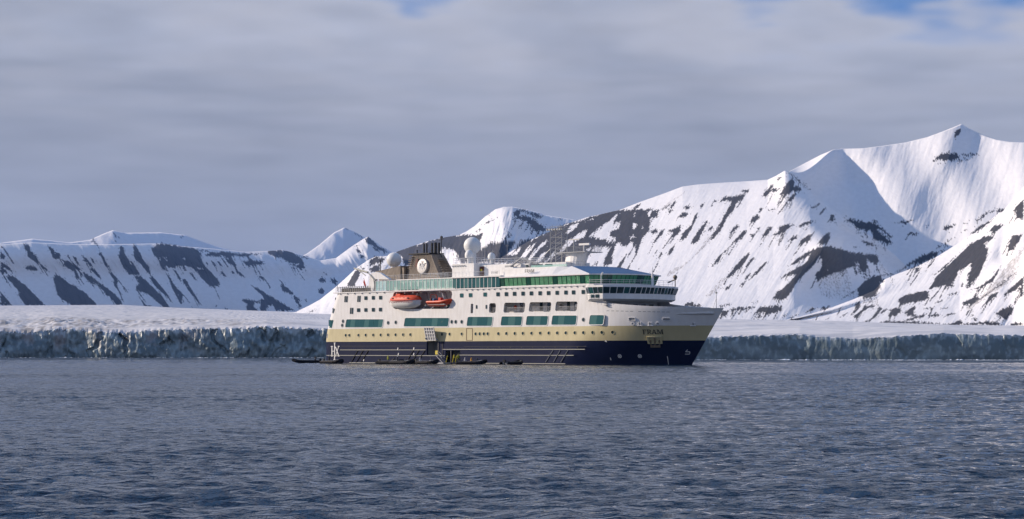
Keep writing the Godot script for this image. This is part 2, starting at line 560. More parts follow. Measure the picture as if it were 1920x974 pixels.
	fill(255, 820, 370, 0.154, [[0,510,60,480,180,465,330,458,500,455,560,430,560,455,540,480,520,520,530,600,560,620,640,550,740,550,800,540,900,545,1000,530,1080,515,1140,510,1140,800,300,800,240,740,200,660,60,630,0,700],
		[920,180,1000,150,1050,155,1130,195,1000,165,1010,220,1060,215,1180,265,1230,310,1350,400,1250,420,1190,415,1150,370,1080,300,1000,260,935,235],[1060,160,1190,195,1310,240,1230,248,1160,235],[585,225,650,182,640,200,600,230],[545,350,600,300,700,250,690,265,600,320],
		[450,415,550,370,520,400],[840,430,880,425,890,440,860,450],[785,520,860,460,915,460,830,515],[1480,265,1525,280,1500,285],[960,740,1130,540,1200,500,1400,395,1560,330,1818,270,1818,900,950,800]])
	fill(0, 820, 370, 0.154, [[530,520,560,560,640,550,530,630],[1010,740,1100,600,1200,555,1150,630,1080,720],[1100,760,1180,640,1330,515,1340,545,1230,640,1130,770],[1190,790,1260,700,1360,645,1330,690,1250,780],[840,715,950,545,1035,540,960,620,900,700],[900,710,1000,610,1040,605,960,700],
		[1450,690,1560,560,1660,500,1700,490,1600,600,1500,680],[1560,440,1640,380,1690,310,1710,320,1700,370,1620,430,1570,450],[1310,780,1400,680,1440,660,1420,720,1340,785],[40,620,200,640,250,740,60,720]])
	fill(255, 1060, 330, 0.2053, [[0,470,110,420,220,375,370,335,500,310,730,305,860,308,850,330,840,380,790,385,770,400,770,490,740,530,700,570,690,610,650,720,600,800,570,865,550,865,640,720,640,650,600,600,560,640,520,640,480,600,450,650,430,720,430,800,340,830,370,740,420,660,340,650,260,650,0,700]])
	fill(0, 1060, 330, 0.2053, [[0,500,60,450,120,430,100,470,20,530],[0,600,60,570,130,520,200,490,170,560,80,600,20,650,0,660],[215,550,290,480,390,420,470,350,480,360,440,405,500,420,490,480,430,500,395,530,460,570,450,610,400,605,370,575,280,570],[610,440,650,430,660,465,620,490],
		[590,550,620,540,650,555,600,570],[210,395,270,385,260,400],[740,330,790,320,770,370],[695,460,715,460,705,490],[625,345,640,340,640,358],[240,700,270,655,420,650,370,740,330,830,160,800]])
	fill(255, 1060, 330, 0.2053, [[640,270,690,265,640,305,620,302],[930,310,980,305,985,320,950,330],[1030,370,1080,330,1130,335,1110,360,1070,375],[1080,290,1130,265,1140,300,1110,310],[950,285,1000,230,1010,245,970,285],[880,300,1000,210,940,280,890,310],
		[780,490,830,480,840,520,800,530],[840,555,870,500,905,490,890,530,860,560],[930,505,990,480,1050,450,1055,500,1010,550,970,565,990,520],[1050,580,1080,510,1150,450,1180,360,1205,345,1200,380,1150,490,1110,550,1070,590],[1140,625,1180,550,1230,480,1290,410,1300,420,1260,500,1210,590,1170,625],[1230,280,1250,250,1265,258,1250,285],
		[800,725,840,675,840,690,815,720],[850,750,870,700,885,700,870,740],[930,725,960,660,1000,630,990,670,960,720],[655,855,680,835,670,862],[280,805,300,770,295,815,240,820],[470,830,530,750,560,710,545,760,500,850,460,850],[1000,900,1040,885,1010,905]])
	fill(255, 1240, 310, 0.2053, [[540,310,590,280,620,290,700,270,770,265,740,310,690,340,660,410,600,480,560,570,480,670,430,690,470,620,530,560,560,480,620,390,650,330,580,325,545,325],[470,325,525,312,500,330],[720,240,780,215,800,230,790,250],
		[920,295,940,250,1010,175,1025,190,1000,220,1090,210,1050,240,1000,240,960,280],[1090,270,1120,200,1180,130,1205,115,1215,190,1280,200,1275,240,1200,240,1130,280],[1050,130,1090,100,1110,105,1070,130],[1130,105,1145,100,1140,120],[1140,55,1200,90,1270,150,1364,235,1300,190,1210,110,1150,65],
		[1150,320,1200,265,1240,260,1180,330],[950,405,1040,395,1040,405],[885,440,900,400,935,380,920,410],[805,530,830,480,880,450,905,480,860,515],[630,735,680,670,760,590,785,590,770,630,700,690],[620,630,650,580,690,545,720,560,660,600],[570,780,615,755,600,780],[480,910,520,840,560,800,540,850],[800,640,860,620,845,660],[865,590,900,565,895,595],
		[920,655,960,580,1000,555,1020,570,980,620,950,655],[1000,650,1080,600,1065,570,1150,535,1220,550,1160,575,1120,620,1060,640],[1160,690,1200,650,1240,640,1230,680],[1250,565,1290,530,1364,510,1364,530,1290,560],[1265,700,1300,665,1364,625,1364,680,1320,705,1250,745],
		[765,935,830,840,850,840,820,890],[870,974,960,880,965,890,900,970],[360,380,375,350,390,350,375,380],[200,395,235,365,265,380,240,405],[150,470,200,430,250,435,205,475],[420,610,440,570,480,545,460,590],[60,410,90,400,110,410,80,425],[1255,410,1300,375,1290,390]])
	fill(255, 1240, 440, 0.1848, [[640,450,700,390,740,330,820,240,890,180,905,190,870,250,790,340,740,400,680,440],[850,335,900,260,940,225,945,240,890,310],[885,460,960,380,1020,310,1070,270,1075,285,1000,370,900,460],[640,560,660,530,700,508,712,515,690,550],[795,515,830,480,840,495,810,520],[845,450,900,390,915,385,880,440],[530,315,560,260,610,190,620,205,570,280],
		[940,805,1000,740,1100,725,1220,728,1225,775,1170,790,1130,800,1050,810,1010,790],[960,850,1000,820,1040,830,980,845],[680,765,760,740,880,735,970,735,900,755,780,770],[590,720,700,700,710,712,600,735],[610,770,690,770,650,840,600,830],[700,830,720,770,740,770,720,830],[235,705,290,690,380,715,440,735,240,735],[930,690,985,682,960,697],[1220,830,1275,812,1260,830],[1300,840,1390,815,1330,842],[1455,790,1515,770,1515,785]])
	fill(255, 1440, 300, 0.1848, [[770,615,850,600,930,620,1050,635,1120,670,1270,780,1240,790,1130,700,1110,705,1180,770,1275,850,1200,865,1140,820,1090,810,1060,770,1060,730,1000,715,930,710,880,660,830,630],[1045,600,1100,620,1155,660,1090,640],[950,805,1000,825,1100,870,1125,885,1060,870,1010,870],[865,875,900,880,905,905],[970,735,1010,755,990,770],[765,575,800,580,780,588],
		[505,850,560,770,600,740,630,745,630,800,590,850,545,865],[620,575,650,555,675,570,660,590,670,625,610,620,635,590],[520,555,560,500,590,485,560,530],[430,475,530,445,510,475,460,480],[300,680,350,640,450,620,460,635,380,665,320,685],[205,820,240,785,295,765,280,805],[330,840,400,780,470,730,460,760,400,820]])
	fill(255, 1420, 440, 0.1848, [[680,120,740,120,850,140,930,170,1000,190,1060,185,1090,210,1140,190,1220,210,1240,270,1200,300,1130,270,1110,240,1120,330,1100,380,1060,370,1040,310,1000,260,990,320,920,340,890,360,850,380,780,390,720,420,660,450,620,480,590,440,590,400,640,360,660,290,640,220],
		[640,125,690,130,650,200,590,290,500,380,420,460,370,540,310,630,260,670,155,650,200,585,260,540,310,500,400,400,240,440,290,400,400,340,500,280,540,200,430,270,310,335,420,230,520,170],
		[1020,545,1100,470,1180,420,1260,412,1290,490,1250,490,1230,560,1190,630,1120,640,1030,630],[830,665,920,610,1000,560,1010,565,900,630],[1255,405,1400,392,1390,402,1280,418],[1370,385,1440,370,1515,315,1515,340,1430,380],
		[485,790,570,740,600,745,540,780],[625,775,660,740,740,730,700,755],[820,745,860,730,850,745],[950,805,1000,760,990,700,1045,675,1050,730,1000,790],[975,830,1050,780,1090,720,1220,712,1130,745,1060,790,1010,860],[835,835,920,795,880,830],[1065,885,1150,860,1220,770,1230,735,1275,740,1220,820,1140,885],[1240,805,1290,760,1335,750,1280,790],[1320,830,1370,790,1340,760,1440,740,1450,790,1400,825],[1230,895,1340,875,1515,890,1515,905,1300,905],[690,860,740,840,720,860],[590,850,620,825,610,860],[250,830,300,812,280,835],[320,840,410,815,350,842]])
	fill(255, 1640, 440, 0.1848, [[180,385,280,350,350,290,470,220,570,180,740,165,650,185,620,230,540,255,480,290,400,295,300,345],[580,170,700,90,850,5,720,90],[405,380,420,335,460,325,460,375],
		[550,550,600,480,620,430,760,300,900,170,970,95,1060,55,1120,15,1190,15,1195,45,1160,70,1120,75,1120,120,1155,150,1140,240,1100,320,1060,420,990,480,980,520,950,530,960,500,935,460,960,440,940,405,980,370,980,290,940,320,840,380,830,430,780,500,810,530,680,525,590,545],[565,440,700,330,830,215,720,330],[245,660,310,610,400,600,430,575,550,575,550,650,500,670,400,680,300,710,250,715],
		[130,830,200,740,260,740,270,790,220,820],[300,790,410,725,420,750,390,780,420,830,350,830],[290,880,350,850,540,795,500,830,400,860],[490,755,610,732,600,750,520,762],[655,760,760,735,740,752],[750,605,830,590,835,605,770,615],[610,688,680,672,685,690],[875,510,890,495,905,512,890,532],[560,830,620,790,670,820,600,835],[700,835,760,800,830,805,780,815],
		[895,685,940,670,1030,620,1080,630,1060,690,990,740,960,705,910,725],[1130,700,1170,610,1250,580,1240,620,1190,660,1150,700],[1300,630,1360,560,1440,490,1515,430,1515,500,1450,550,1370,600],[1440,570,1515,500,1515,610,1480,640,1470,570],[1225,805,1280,765,1380,720,1415,740,1390,820,1320,860,1270,830],[980,850,1040,850,1030,885],[970,830,1000,810,1020,820],
		[1350,170,1370,80,1390,10,1500,0,1460,80,1400,150],[950,590,1080,520,1200,430,1290,310,1270,350,1200,480,1090,530],[30,895,130,875,300,885,440,880,600,900,720,915,820,890,870,865,900,910,1130,880,1220,890,1320,930,1100,915,900,920,700,920,500,905,300,905],[1360,920,1440,890,1515,900,1515,910,1400,935]])
	fill(255, 1640, 220, 0.2258, [[660,180,670,130,690,100,725,100,710,130,680,165],[485,365,540,310,600,292,680,300,715,320,690,345,650,360,560,355],[720,310,855,300,850,315,740,320],[700,340,860,325,780,338],[690,350,780,360,700,362],[180,875,240,858,335,855,260,880],[420,905,460,900,450,912],[275,960,330,955,370,974,290,974],
		[550,950,600,900,685,887,620,930],[735,880,790,865,760,882],[815,885,900,810,970,765,920,820,850,870],[950,800,1000,758,990,785],[1000,795,1040,765,1085,758,1060,785],[790,974,880,900,990,842,950,880,900,920,830,960],[960,935,1000,895,1075,888,1030,940,980,965],[720,965,780,915,750,950],[1160,765,1200,715,1240,685,1240,850,1190,840]])
	# thin rock ribs and stone runs trailing down from the outcrops
	var rng := RandomNumberGenerator.new()
	rng.seed = 19
	var made := 0
	while made < 620:
		var p := Vector2(rng.randf_range(0.0, 1918.0), rng.randf_range(330.0, 600.0))
		if p.x > 560.0 and p.x < 960.0 or mask(p.x, p.y) < 0.8:
			continue
		var dir := Vector2(0.5, 0.86) if p.x < 640.0 else (Vector2(0.25, 0.95) if p.x > 1560.0 and p.x < 1680.0 and p.y < 560.0 else Vector2(-0.52, 0.85))
		dir = dir.rotated(rng.randf_range(-0.16, 0.16))
		var e := p + dir * rng.randf_range(8.0, 34.0)
		if p.x < 640.0 and e.y > 574.0:
			continue
		made += 1
		stroke(255, 0, 0, 1.0, [p.x, p.y, (p.x + e.x) * 0.5 + rng.randf_range(-1.0, 1.0), (p.y + e.y) * 0.5, e.x, e.y], rng.randf_range(0.7, 2.0))
	# rubble chutes: thin dark lines and brown streaks down the snow
	for i in 13:
		stroke(150, 1420, 440, 0.1848, [600 + 26 * i, 455 - 9 * i, 640 + 26 * i, 540 - 4 * i, 655 + 27 * i, 620 + (i * 37) % 30], 1.0 + 0.5 * ((i * 5) % 4))
	stroke(255, 1420, 440, 0.1848, [1200, 290, 1255, 400], 2.2)
	stroke(255, 1420, 440, 0.1848, [1240, 285, 1305, 385], 1.0)
	for i in 5:
		stroke(130, 1240, 310, 0.2053, [470 - 14 * i, 640 + 8 * i, 380 - 10 * i, 760 + 7 * i, 240 - 8 * i, 880 + 10 * i, 60 - 5 * i, 985 + 10 * i], 0.8 + 0.4 * (i % 2))
		stroke(130, 1240, 310, 0.2053, [1130 + 18 * i, 290 + 8 * i, 1050 + 14 * i, 410 + 6 * i], 0.8)
		stroke(130, 1240, 440, 0.1848, [690 - 16 * i, 430 + 3 * i, 560 - 18 * i, 560 + 8 * i, 480 - 10 * i, 640], 1.0)
		stroke(130, 1060, 330, 0.2053, [1100 - 30 * i, 140 + 20 * i, 890 - 10 * i, 300 + 4 * i], 0.9)
	for i in 34:
		var t := i / 34.0
		var w := 0.5 + fmod(i * 0.37, 1.0) * 2.0
		stroke(120 + (i * 31) % 90, 1640, 440, 0.1848, [1515 - 90 * t, 110 + 330 * t + (i * 53) % 40, 1330 - 130 * t, 330 + 260 * t, 1180 - 260 * t, 560 + 200 * t + (i * 29) % 40], w)

func mask(x_: float, y_: float) -> float:
	var x := int((x_ + 40.0) * 2.0)
	var y := int((y_ - 210.0) * 2.0)
	if x < 0 or y < 0 or x >= RW or y >= RH:
		return 0.0
	return rock[y * RW + x] / 255.0

func rock_at(px: float, py: float, fall: Vector2) -> float:      # 0 snow .. 1 rock, the edges frayed down the fall line
	if px < -39.0 or px > 1958.0:
		return 1.0 if nz.get_noise_2d(px * 0.014, py * 0.03 + 5.0) > 0.22 else 0.0
	var along := px * fall.x + py * fall.y
	var across := px * fall.y - py * fall.x
	var tooth := nz.get_noise_2d(across * 0.28, along * 0.03) * 4.5 + nz.get_noise_2d(across * 0.7, along * 0.08 + 60.0) * 1.3
	var wx := px + fall.x * tooth + nz.get_noise_2d(px * 0.25 + 9.0, py * 0.25) * 1.0
	var wy := py + fall.y * tooth + nz.get_noise_2d(px * 0.25, py * 0.25 + 33.0) * 1.0
	var m := mask(wx, wy)
	var n := nz.get_noise_2d(across * 0.35 + 12.0, along * 0.06)
	if m > 0.8:
		if n > 0.82 and mask(wx - 7.0 * fall.x, wy - 7.0 * fall.y) > 0.8:      # snow lying in the runnels of the outcrop
			return 0.0
		return m
	if m < 0.1 and n > 0.45 and nz.get_noise_2d(px * 0.5, py * 0.5) > 0.2:      # loose stones strewn below an outcrop
		var near := maxf(mask(wx - 9.0 * fall.x, wy - 9.0 * fall.y), maxf(mask(wx + 5.0, wy), mask(wx - 5.0, wy)))
		if near > 0.8:
			return 0.9
	return m

# ---------------------------------------------------------------- mountains: surfaces lofted through contour lines of known depth
func row_at(row: Array, px: float) -> Vector2:
	var n: int = row.size()
	if px <= row[0][0]:
		return Vector2(row[0][1], row[0][2])
	if px >= row[n - 1][0]:
		return Vector2(row[n - 1][1], row[n - 1][2])
	var i := 0
	while px > row[i + 1][0]:
		i += 1
	var t: float = (px - row[i][0]) / (row[i + 1][0] - row[i][0])
	var p0: Array = row[maxi(i - 1, 0)]
	var p1: Array = row[i]
	var p2: Array = row[i + 1]
	var p3: Array = row[mini(i + 2, n - 1)]
	return Vector2(lerpf(p1[1], p2[1], t), cubic_interpolate(p1[2], p2[2], p0[2], p3[2], t))

func mountain(called: String, label: String, px0: float, px1: float, step: float, rows: Array, seg: Array, rough: float, rocky: Color, fall: Vector2, folds := [], in_cirque := false) -> void:
	var nu := int((px1 - px0) / step) + 1
	var nv := 1
	for s in seg:
		nv += s
	var v := PackedVector3Array()
	var col := PackedColorArray()
	v.resize(nu * nv)
	col.resize(nu * nv)
	for i in nu:
		var px := px0 + i * step
		var r := []
		for row in rows:
			r.append(row_at(row, px))
		var j := 0
		for k in rows.size() - 1:
			var cnt: int = seg[k] + (1 if k == rows.size() - 2 else 0)
			for q in cnt:
				var t: float = float(q) / seg[k]
				var a: Vector2 = r[k]
				var b: Vector2 = r[k + 1]
				var py := lerpf(a.y * 0.0 + a.x, b.x, t)
				var d := cubic_interpolate(a.y, b.y, r[maxi(k - 1, 0)].y, r[mini(k + 2, rows.size() - 1)].y, t)
				if in_cirque and k > 0:
					d = cirque(px, py)
				for f in folds:
					var p := Vector2(px, py)
					var c := Geometry2D.get_closest_point_to_segment(p, Vector2(f[0], f[1]), Vector2(f[2], f[3]))
					d += f[5] * exp(-(p - c).length_squared() / (f[4] * f[4]))
				var along := (px * fall.x + py * fall.y)
				var across := (px * fall.y - py * fall.x)
				var g := nz.get_noise_2d(across * 0.035, along * 0.008) * 1.0 + nz.get_noise_2d(across * 0.24, along * 0.03 + 40.0) * 0.3
				var rk := rock_at(px, py, fall)
				d += rough * g - (rough * 0.25 * (0.4 + nz.get_noise_2d(px * 0.25, py * 0.25)) if rk > 0.5 else 0.0)
				if k > 0:
					py += 0.0
				else:
					py -= nz.get_noise_2d(px * 0.12, 3.0) * 0.8 * t
				v[j * nu + i] = at(px, py, d)
				var s := 0.83 + 0.04 * nz.get_noise_2d(px * 0.07, py * 0.12)
				var c2 := Color(s * 1.0, s * 0.985, s * 0.985)
				if rk > 0.8:
					var b2 := 1.0 + 0.4 * nz.get_noise_2d(across * 0.22, along * 0.05 + 8.0) + 0.2 * nz.get_noise_2d(px * 0.5, py * 0.5)
					c2 = Color(rocky.r * b2, rocky.g * b2, rocky.b * b2)
				elif rk > 0.1:
					c2 = c2.lerp(Color(0.22, 0.19, 0.165), 0.75 * clampf(0.55 + 1.1 * nz.get_noise_2d(across * 0.5, along * 0.06), 0.0, 1.0))
				col[j * nu + i] = c2
				j += 1
	var o := put(called, grid(v, nu, nv, col, true), M.terrain)
	tag(o, label, "mountain", "", "structure")

func cirque(px: float, py: float) -> float:      # two great planes of snow meeting in a valley: one falls to the right, away from the sun, one to the left
	var a := (px - 960.0) / F
	var b := (YH - py) / F
	var d1 := 1705.0 / (0.5 - 0.5 * a - 0.7 * b)
	var d2 := 2261.0 / (0.5 + 0.25 * a - 0.8 * b)
	d2 -= 26.0 * exp(-pow((px - 1803.0 + (py - 233.0) * 0.6) / 34.0, 2.0)) * clampf((420.0 - py) / 180.0, 0.0, 1.0)      # spur under the summit
	d2 -= 20.0 * sin(px * 0.021 + py * 0.012) + 10.0 * sin(px * 0.05 - py * 0.02)
	d1 += 14.0 * sin(px * 0.03 + py * 0.05)
	d2 -= 62.0 * clampf((345.0 - py) / 55.0, 0.0, 1.0) * (1.0 - smoothstep(1600.0, 1680.0, px))
	var h := maxf(24.0 - absf(d1 - d2), 0.0) / 24.0
	var d := minf(d1, d2) - h * h * 6.0
	var lip := 322.0 - 41.0 * smoothstep(1478.0, 1566.0, px) + 12.0 * sin(PI * clampf((px - 1482.0) / 80.0, 0.0, 1.0))
	if px < 1566.0 and py < lip:
		d += (lip - py) * 14.0
	return d

func build_mountains() -> void:
	var rk := Color(0.036, 0.034, 0.036)
	# rows run from behind the crest, over it, down to the foot: [px, row, depth]
	mountain("snowy_mountain", "faint pointed snow peaks farthest off behind the left range", -420, 900, 3.0, [
		[[-420, 560, 15200], [900, 560, 21420]],
		[[-420, 470, 13000], [-200, 452, 13916], [0, 456, 14750], [60, 448, 15000], [130, 455, 15291], [168, 450, 15450], [190, 440, 15541], [210, 432, 15625], [235, 437, 15729], [300, 436, 16000], [345, 441, 16187], [400, 461, 16416], [470, 478, 16708], [540, 492, 17000], [575, 476, 17215], [600, 458, 17370], [625, 437, 17524], [645, 427, 17647], [662, 434, 17752], [690, 449, 17925], [740, 476, 18233], [800, 500, 18603], [900, 520, 19220]],
		[[-420, 600, 11700], [900, 600, 17920]]], [6, 60], 16.0, rk, Vector2(0.35, 0.94))
	mountain("snowy_mountain", "long blue-white range with slanting dark rock bands behind the left glacier", -420, 900, 1.25, [
		[[-420, 560, 7600], [0, 560, 9300], [600, 560, 12400], [900, 560, 12400]],
		[[-420, 440, 5400], [-200, 470, 6200], [-60, 458, 6900], [0, 459, 7200], [60, 455, 7550], [130, 458, 7950], [180, 459, 8250], [300, 457, 8950], [350, 463, 9250], [400, 467, 9550], [460, 473, 9900], [500, 471, 10100], [530, 469, 10250], [560, 477, 10350], [600, 489, 10500], [630, 484, 10650], [660, 462, 10750], [680, 449, 10800], [690, 444, 10820], [705, 455, 10900], [725, 470, 11000], [745, 481, 11050], [790, 505, 11100], [900, 540, 11200]],
		[[-420, 520, 5050], [0, 520, 6850], [300, 520, 8600], [560, 530, 9950], [690, 520, 10350], [900, 560, 10100]],
		[[-420, 580, 4700], [0, 580, 6500], [300, 582, 8250], [560, 592, 9600], [700, 600, 9600], [900, 600, 9700]]], [6, 66, 60], 14.0, rk, Vector2(0.5, 0.86))
	mountain("snowy_mountain", "middle snow peak with dark rock shoulders rising behind the ship's masts", 640, 1260, 1.5, [
		[[640, 560, 8000], [1260, 560, 8000]],
		[[640, 540, 6500], [700, 500, 6500], [742, 473, 6500], [770, 463, 6500], [800, 453, 6450], [830, 446, 6400], [860, 441, 6350], [875, 434, 6300], [890, 424, 6250], [910, 406, 6150], [930, 392, 6100], [945, 388, 6050], [960, 388, 6050], [975, 391, 6150], [990, 394, 6250], [1010, 399, 6350], [1022, 404, 6400], [1050, 408, 6500], [1080, 413, 6600], [1150, 440, 6700], [1260, 480, 6900]],
		[[640, 560, 5700], [830, 475, 5800], [880, 470, 5600], [945, 450, 5400], [990, 450, 5600], [1080, 460, 5900], [1260, 520, 6000]],
		[[640, 600, 5000], [1260, 600, 5000]]], [6, 50, 30], 26.0, rk, Vector2(-0.3, 0.95))
	mountain("snowy_mountain", "low white snow shoulder with three rock patches beside the ship's stern", 470, 900, 1.5, [
		[[470, 620, 5200], [900, 600, 5200]],
		[[470, 606, 4300], [555, 585, 4300], [580, 573, 4300], [600, 562, 4300], [630, 538, 4350], [650, 520, 4400], [668, 503, 4400], [690, 488, 4450], [705, 481, 4500], [730, 480, 4500], [760, 487, 4500], [800, 500, 4500], [900, 540, 4500]],
		[[470, 612, 3700], [600, 600, 3700], [700, 585, 3600], [900, 590, 3600]],
		[[470, 622, 3300], [900, 622, 3300]]], [6, 60, 14], 14.0, rk, Vector2(-0.5, 0.86), [[560, 590, 690, 489, 26, 60]])
	mountain("snowy_mountain", "great white cirque below the highest sharp summit", 1380, 2330, 1.5, [
		[[1380, 470, 6600], [2330, 470, 6600]],
		[[1380, 385, 4850], [1440, 352, 4800], [1468, 330, 4750], [1482, 321, 4720], [1510, 306, 4740], [1540, 290, 4780], [1562, 281, 4820], [1580, 279, 4900], [1620, 278, 5150], [1660, 273, 5250], [1700, 267, 5200], [1740, 257, 5130], [1770, 246, 5080], [1795, 236, 5020], [1803, 232.5, 5000], [1815, 240, 5020], [1840, 252, 5060], [1870, 262, 5060], [1895, 266, 5020], [1920, 267, 4950], [2000, 272, 4800], [2150, 300, 4600], [2330, 320, 4500]],
		[[1380, 372, 4560], [1482, 345, 4500], [1530, 322, 4640], [1562, 310, 4760], [1590, 310, 4980], [1640, 325, 5120], [1700, 325, 5060], [1760, 320, 4960], [1803, 310, 4900], [1850, 320, 4880], [1920, 325, 4780], [2330, 360, 4300]],
		[[1380, 420, 4300], [1500, 390, 4250], [1560, 385, 4400], [1610, 390, 4620], [1680, 400, 4640], [1760, 400, 4560], [1850, 400, 4440], [1920, 390, 4340], [2330, 420, 3900]],
		[[1380, 500, 4000], [1560, 470, 3950], [1640, 470, 4060], [1700, 480, 4050], [1800, 480, 3950], [2330, 520, 3500]],
		[[1380, 620, 3500], [2330, 620, 3200]]], [5, 34, 42, 42, 40], 2.0, rk, Vector2(-0.3, 0.95), [], true)
	mountain("snowy_mountain", "broad sunlit snow face streaked with dark rock behind the ship's bow", 880, 1790, 1.25, [
		[[880, 560, 5600], [1300, 470, 5600], [1475, 420, 5600], [1600, 520, 5200], [1790, 600, 4700]],
		[[880, 540, 4500], [940, 483, 4550], [985, 456, 4600], [1000, 448, 4600], [1040, 431, 4620], [1060, 421, 4620], [1100, 408, 4640], [1135, 400, 4650], [1165, 393, 4650], [1200, 379, 4650], [1240, 365, 4640], [1280, 350, 4630], [1310, 346, 4620], [1350, 343, 4600], [1400, 340, 4560], [1440, 337, 4480], [1455, 330, 4430], [1472, 320, 4370], [1480, 323, 4350], [1490, 331, 4330], [1520, 357, 4250], [1545, 381, 4180], [1560, 392, 4140], [1580, 405, 4110], [1605, 425, 4130], [1640, 447, 4200], [1680, 480, 4300], [1720, 520, 4300], [1790, 580, 4200]],
		[[880, 560, 4100], [1000, 480, 4180], [1100, 455, 4200], [1200, 440, 4150], [1300, 420, 4050], [1400, 410, 3920], [1470, 400, 3830], [1520, 410, 3790], [1560, 430, 3800], [1590, 440, 3880], [1640, 470, 3990], [1700, 520, 4050], [1790, 590, 4000]],
		[[880, 590, 3700], [1100, 520, 3680], [1300, 490, 3560], [1450, 475, 3420], [1510, 468, 3370], [1545, 463, 3360], [1580, 480, 3480], [1650, 500, 3650], [1700, 540, 3700], [1790, 600, 3700]],
		[[880, 605, 3300], [1100, 570, 3220], [1300, 555, 3130], [1420, 545, 3060], [1490, 535, 3060], [1540, 540, 3180], [1600, 550, 3260], [1700, 575, 3300], [1790, 605, 3300]],
		[[880, 622, 2900], [1300, 606, 2750], [1450, 604, 2720], [1560, 608, 2760], [1790, 615, 2800]]], [8, 60, 60, 58, 46], 4.5, rk, Vector2(-0.52, 0.85), [[1545, 462, 1480, 545, 16, -28], [1475, 325, 1545, 460, 22, -25], [1590, 425, 1600, 455, 20, 30]])
	mountain("snowy_mountain", "near right-hand snow slope with large rock outcrops and dirty avalanche debris", 1440, 2330, 1.25, [
		[[1440, 620, 4200], [1640, 590, 4300], [1920, 480, 4600], [2330, 420, 4600]],
		[[1440, 607, 2750], [1500, 594, 2850], [1560, 577, 2950], [1600, 562, 3050], [1640, 545, 3130], [1660, 524, 3200], [1680, 515, 3250], [1720, 500, 3300], [1760, 480, 3350], [1800, 455, 3380], [1830, 433, 3400], [1860, 411, 3400], [1890, 386, 3380], [1920, 350, 3330], [1960, 325, 3250], [2100, 290, 3000], [2330, 270, 2800]],
		[[1440, 609, 2700], [1560, 588, 2800], [1640, 565, 2900], [1720, 535, 2980], [1800, 505, 3000], [1860, 470, 2980], [1885, 455, 2990], [1905, 440, 2940], [1960, 420, 2820], [2330, 380, 2400]],
		[[1440, 610, 2660], [1560, 598, 2700], [1640, 585, 2740], [1720, 572, 2760], [1800, 560, 2730], [1850, 540, 2690], [1920, 520, 2600], [2330, 480, 2100]],
		[[1440, 612, 2600], [1560, 606, 2600], [1640, 610, 2560], [1800, 614, 2480], [1860, 617, 2440], [1920, 617, 2400], [2330, 620, 2100]]], [6, 54, 58, 50], 4.5, rk, Vector2(-0.6, 0.8), [[1893, 400, 1880, 480, 13, 26], [1880, 480, 1790, 580, 14, 18], [1920, 420, 1870, 540, 20, -22]])

